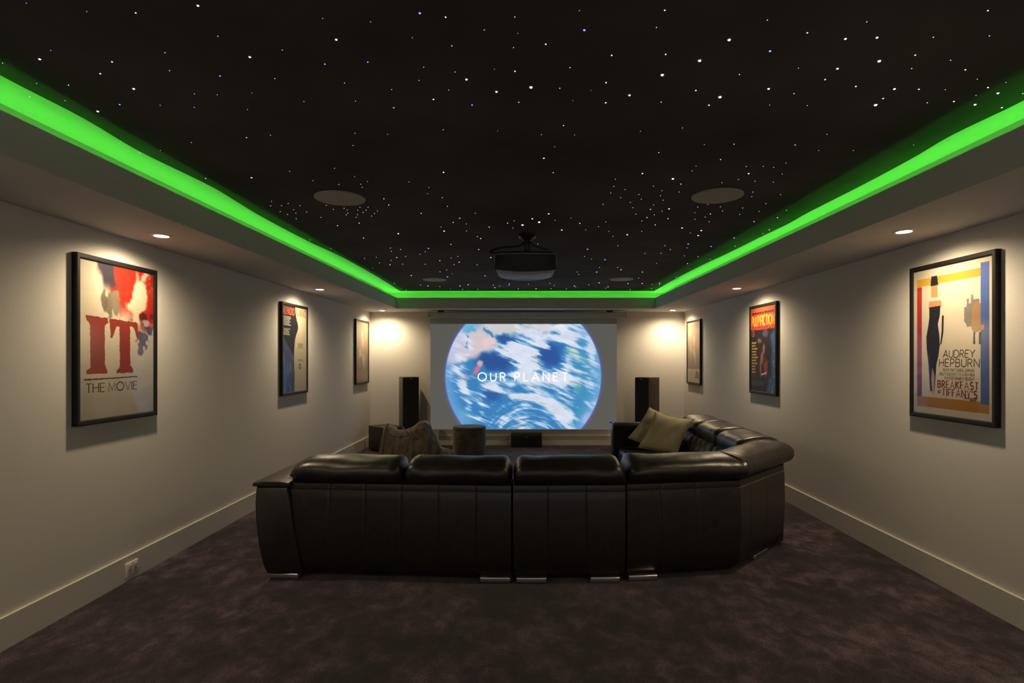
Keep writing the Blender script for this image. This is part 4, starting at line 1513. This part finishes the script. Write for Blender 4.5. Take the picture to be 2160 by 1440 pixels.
def art_tan(u, t_):
    img = np.zeros(u.shape + (3,)) + np.array([190., 160., 124.])
    img = mixc(img, (128, 106, 84), sm(.1, .75, t_))
    w_ = n2(u, t_, 10, 4) - .5
    img = mixc(img, (206, 140, 96), (1 - sm(.5, 1.2, np.hypot((u - .85) / .2, (t_ - .38) / .18) + w_)) * .6)
    for cx, cy, a_, b_, k in ((.55, .40, .08, .18, .7), (.62, .58, .05, .16, .7), (.30, .42, .14, .07, .4), (.30, .55, .06, .12, .35), (.2, .2, .14, .09, .35)):
        d_ = np.hypot((u - cx) / a_, (t_ - cy) / b_) + w_ * 1.6
        img = mixc(img, (226, 204, 170), (1 - sm(.5, 1.1, d_)) * k)
    img = mixc(img, (222, 206, 180), (1 - sm(.02, .03, t_)))
    return mixc(img, (208, 192, 166), sm(.775, .785, t_))


a = Art(art_tan, 80, 120)
a.lines(.08, .60, .82, .94, 5, (168, 150, 126), 9, .3)
a.rough([(.68, .82), (.78, .80), (.90, .83), (.93, .93), (.62, .93)], (112, 98, 86), 3, .006)
a.lines(.08, .94, .955, .98, 2, (168, 150, 126), 10, .4)
poster('framed tan poster with a pale strip at its foot, in the far corner', (9.918 + 9.096) / 2, 1.695, 1, a)

# ------------------------------------------------------------------ wall socket on the skirting
sx_ = XL + bt
yk = (3.905 + 4.025) / 2
t = thing('power_outlet', 'white double power socket on the skirting board', 'power outlet', (sx_, 3.965, .082), PI / 2)
MB().rbox((-.062, -.013, -.050), (.062, 0, .050), .005).build('face_plate', MT['socket'], t)
for sx in (-1, 1):
    o = MB().rbox((sx * .027 - .010, -.019, .018), (sx * .027 + .010, -.012, .038), .004).build('switch', MT['socket'], t)
    m = MB()
    for dx, ang in ((-.009, .5), (.009, -.5)):
        mm = Matrix.Translation((sx * .027 + dx, -.0132, -.008)) @ Matrix.Rotation(ang, 4, 'Y')
        m.box((-.0018, -.0006, -.008), (.0018, .0006, .008), mat=mm)
    m.box((sx * .027 - .0018, -.0138, -.036), (sx * .027 + .0018, -.0126, -.020))
    m.build('socket_slots', MT['dark_hole'], t)

# ------------------------------------------------------------------ fibre-optic star lights in the ceiling
# (column, row, size, blue) read off enlarged crops of the ceiling
TILES = [
    (0, 0, 4.0, "222 26 2b,732 97 2b,1145 108 3,1670 47 4,1838 305 1,428 425 2b,335 498 4,945 521 3,846 620 3,1392 444 1,1430 596 1,22 531 1,308 703 2b,578 717 2,1128 748 4,2108 480 4,1856 640 3b,250 829 1,549 848 1,1010 881 3b,1352 887 2b,1639 905 2b,1640 791 1,1833 799 1,2125 784 1b,2088 923 1,825 938 4,1018 1201 1,1180 1302 1,1354 1269 1,1615 1201 1,2080 1160 2"),
    (540, 0, 4.0, "562 156 2b,967 184 2b,1382 110 4b,1600 144 3,1926 252 1,677 333 4,1319 318 2b,1652 386 2,222 422 1,581 540 3b,943 523 3b,1415 566 1,1680 607 1,2012 583 1b,1776 669 4,2029 773 4,1374 678 1,747 700 1,158 663 1,1144 755 1,1626 759 1,1497 838 3,840 853 1,404 856 2b,1162 907 3b,1823 885 3b,1580 1094 1,2039 1103 1,1111 1133 1,122 1140 1,835 1123 1,819 1226 1"),
    (1080, 0, 4.0, "24 143 2,569 89 2b,1289 86 3,2155 169 2,1219 232 1,610 253 4b,49 280 1b,285 372 3,13 401 1,841 466 3,1297 458 3,1832 335 5,1583 510 5,490 570 2,25 600 3,1268 631 5,160 735 5,1919 628 2,404 744 2,794 696 3,666 763 1b,991 802 4,1551 762 3,1755 817 5,1662 886 3,57 861 3b,513 847 1,791 866 3,1259 860 2,435 1059 2,1083 1106 1,1438 1079 1,248 1135 1,528 1138 1,1622 1219 1,1873 1215 2,360 1238 1,1238 1286 2"),
    (1620, 0, 4.0, "833 184 2,332 276 3,653 327 4,920 316 4,1395 314 2,1855 89 3,1868 302 2,17 430 4b,939 514 5,1242 464 3,1541 508 2,256 574 1,586 578 4,1212 577 2,1665 587 3,482 670 3,1766 667 1,2008 695 1,741 728 3,1067 749 4,1273 752 3,1496 756 1,1856 737 3,1940 785 4,5 748 4,220 789 2,971 830 3,908 884 5,1344 866 2,1568 855 3,1747 881 4,1755 804 1,1973 907 3,14 886 1,332 890 1,497 1132 1,229 1222 2,428 1269 1,719 1269 1,1229 1223 1,2150 789 2"),
    (400, 330, 4.696, "159 217 2,613 209 3,990 145 1,1435 115 1,1634 197 1,1222 239 1,1762 247 1,1697 273 1,1478 276 1,1709 304 1,811 443 1,803 488 1,911 486 1,976 465 1,1093 486 1,1031 526 1,898 545 1,1052 560 1,1157 549 1,970 573 1,1056 615 1,1355 483 1,1423 522 1,1530 512 1,1559 529 1,1567 559 1,1551 577 1,1687 501 1,1768 501 1,1748 530 1,1666 530 1,1718 553 1,1663 575 1,1650 602 1,1860 540 1,1831 563 1,1803 589 1,1679 658 2,1300 602 1,1465 683 2,1723 806 2,1192 826 1,1399 911 1,1733 1008 1,1849 997 1,1813 1104 1b,1879 1053 1"),
    (800, 330, 4.696, "1630 16 3,1723 159 2,637 155 3,296 250 1,492 306 1,479 366 1,625 406 1,46 418 2,94 479 2,676 492 1,415 561 2,951 561 1,797 610 2,732 652 2,612 696 1,643 737 3,862 667 1,865 736 1,188 762 3,1089 697 2,1271 658 2,1324 708 1,1336 637 1,1419 676 4,1516 615 3,1584 648 4,1679 566 3,1741 631 1,1808 726 3,1005 811 2,972 793 1,710 868 2,487 908 3b,111 905 2b,119 937 1,211 919 1,173 999 2,117 1027 2b,106 1070 2,262 989 1,404 967 1,455 943 1,600 1030 2,713 1003 1b,779 989 2b,792 1045 2,985 919 2,455 1066 1,742 1069 1,970 1070 2b,1105 999 2,1572 865 2b,603 1141 1,668 1122 1,720 1159 1b,676 1190 3b,318 1177 2,1048 1180 2,233 1065 1,149 1253 1,408 1272 1,483 1281 2,600 1287 1,800 1281 2,881 1267 2,1129 1272 1,1145 1297 2,1193 1281 2b,1284 1270 3b,1290 1256 1,1377 1309 1,1478 1263 1,1553 1308 2,1700 1308 1,1733 1276 1,1854 1310 1,1690 1254 1,268 1322 2b,705 1309 1b,826 1314 1,976 1314 1"),
    (1200, 330, 4.696, "1260 94 1,1221 141 2b,1503 29 2,1756 98 1,1925 97 1,2028 108 1,2150 64 1,728 167 3,1030 219 4,1780 168 3,2113 172 1,461 224 1,446 296 1,557 326 1,415 361 1,838 293 1,1110 272 2,1516 258 1,1680 227 1,1843 244 1,2026 253 1,922 338 1,1092 351 1,693 376 1,908 387 1,717 422 1,514 406 1,934 432 1,1822 352 1,1812 397 1,2097 378 1,338 473 1,609 454 1,840 479 1,634 506 1,808 522 2,992 517 3,1276 500 1,1376 475 1,1501 497 1,1722 508 1,1952 466 1,1884 542 1,2155 532 1,1523 538 1,924 540 1,664 570 1,846 576 1,1248 555 1,1403 568 2,1351 599 1,1692 573 1,774 603 2,723 638 1,982 615 2,1248 621 1,19 608 1,108 661 2,365 646 1,294 693 1,1835 643 2,2066 605 2,1389 644 1,855 676 2,722 741 1,1121 706 3,1311 731 3,1204 757 1,1281 781 3,578 773 3,437 790 1,166 725 1,396 740 1,1637 804 2,1985 725 2,1921 762 1,485 882 2b,951 882 2b,1182 865 3b,1170 903 2b,1408 889 3b,1647 885 1,185 916 3b,755 959 2b,1005 920 1,913 957 1,357 1020 3b,225 1015 1,155 989 1,1634 941 1b,1279 991 1b,1145 983 1,1400 1017 1b,1175 1059 2,868 1057 1,484 1098 2b,516 1120 2,303 1099 1,275 1142 3b,83 1142 2b,99 1167 1,728 1143 2,690 1203 1,299 1250 2,586 1256 2,726 1256 2,823 1264 1b,899 1254 2,896 1270 1,388 1289 2,54 1280 2,68 1290 1,198 1269 1,819 1307 1,606 1315 1,364 1303 1,1062 1197 1"),
]
stars = []
for ox, oy, sc_, txt in TILES:
    for e in txt.split(','):
        cx, cy, k = e.split()
        px, py = ox + float(cx) / sc_, oy + float(cy) / sc_
        y = (ZP - CAMZ) * FPX / (PY - py)
        x = (px - PX) * y / FPX
        z = ZP if edge_x(EL, min(y, 9.5)) + .004 < x < edge_x(ER, min(y, 9.5)) - .004 and y < 9.495 else ZC
        if any(math.hypot(x - a[0], y - a[1]) < a[2] + .012 for a in CS) or math.hypot(x - xm, y - 5.2) < .15 or y > 9.88:
            continue
        size = int(k[0])
        r = (.62, .95, 1.5, 2.3, 3.1)[size - 1] * y / FPX
        r = min(max(r, .0014), .010)
        stars.append([x, y, z, r, size, 'b' in k])
stars.sort(key=lambda s: -s[3] / s[1])
keep, rest = stars[:300], stars[300:]
DOME = [(1.0, 0), (.92, -.42), (.6, -.85), (.02, -1.05)]


def dome(m, x, y, z, r):
    return m.lathe((x, y, z), [(a * r, b_ * r * .8) for a, b_ in DOME], 10)


SZ = {1: 'pinprick', 2: 'small', 3: 'medium', 4: 'bright', 5: 'brightest'}


def zone(x, y):
    a = 'nearest the camera' if y < 2.35 else 'before the near ceiling speakers' if y < 3.75 else 'between near speakers and projector' if y < 5.1 else 'beside the projector' if y < 6.9 else 'near the far ceiling speakers' if y < 8.7 else 'along the cove above the screen'
    b_ = 'left third' if x < -.75 else 'right third' if x > .75 else 'middle'
    return a, b_


ORD = ['first', 'second', 'third', 'fourth', 'fifth', 'sixth', 'seventh', 'eighth', 'ninth', 'tenth', 'eleventh', 'twelfth']
proto = {}
for b_ in (False, True):
    m = MB()
    dome(m, 0, 0, 0, 1.0)
    me_o = m.build('star_light', MT['star_b'] if b_ else MT['star_w'])
    proto[b_] = me_o
groups = {}
for s in keep:
    groups.setdefault((SZ[s[4]], s[5]) + zone(s[0], s[1]), []).append(s)
first = {False: True, True: True}
for (szn, blue, a, b_), ss in groups.items():
    ss.sort(key=lambda s: s[0] / s[1])
    for i, s in enumerate(ss):
        if first[blue]:
            o = proto[blue]
            first[blue] = False
        else:
            o = proto[blue].copy()
            COL.objects.link(o)
        o.location = (s[0], s[1], s[2])
        o.scale = (s[3], s[3], s[3])
        base = '%s %s star light %s, %s of ceiling' % (szn, 'blue' if blue else 'white', a, b_)
        if szn in ('brightest', 'bright', 'medium') and len(ss) > 1:
            base = '%s %s star light %s, %s, %s from left' % (szn, 'blue' if blue else 'white', a, b_, ORD[i])
        o['label'] = base
        o['category'] = 'star light'
        o['group'] = '%s %s star lights %s, %s' % (szn, 'blue' if blue else 'white', a, b_)
if rest:
    m = MB()
    for s in rest:
        dome(m, s[0], s[1], s[2], s[3])
    o = m.build('star_speckle', MT['star_w'])
    tag(o, 'faintest white specks of star light scattered over the dark ceiling', 'star lights', None, 'stuff')
print('STARS', len(keep), len(rest))
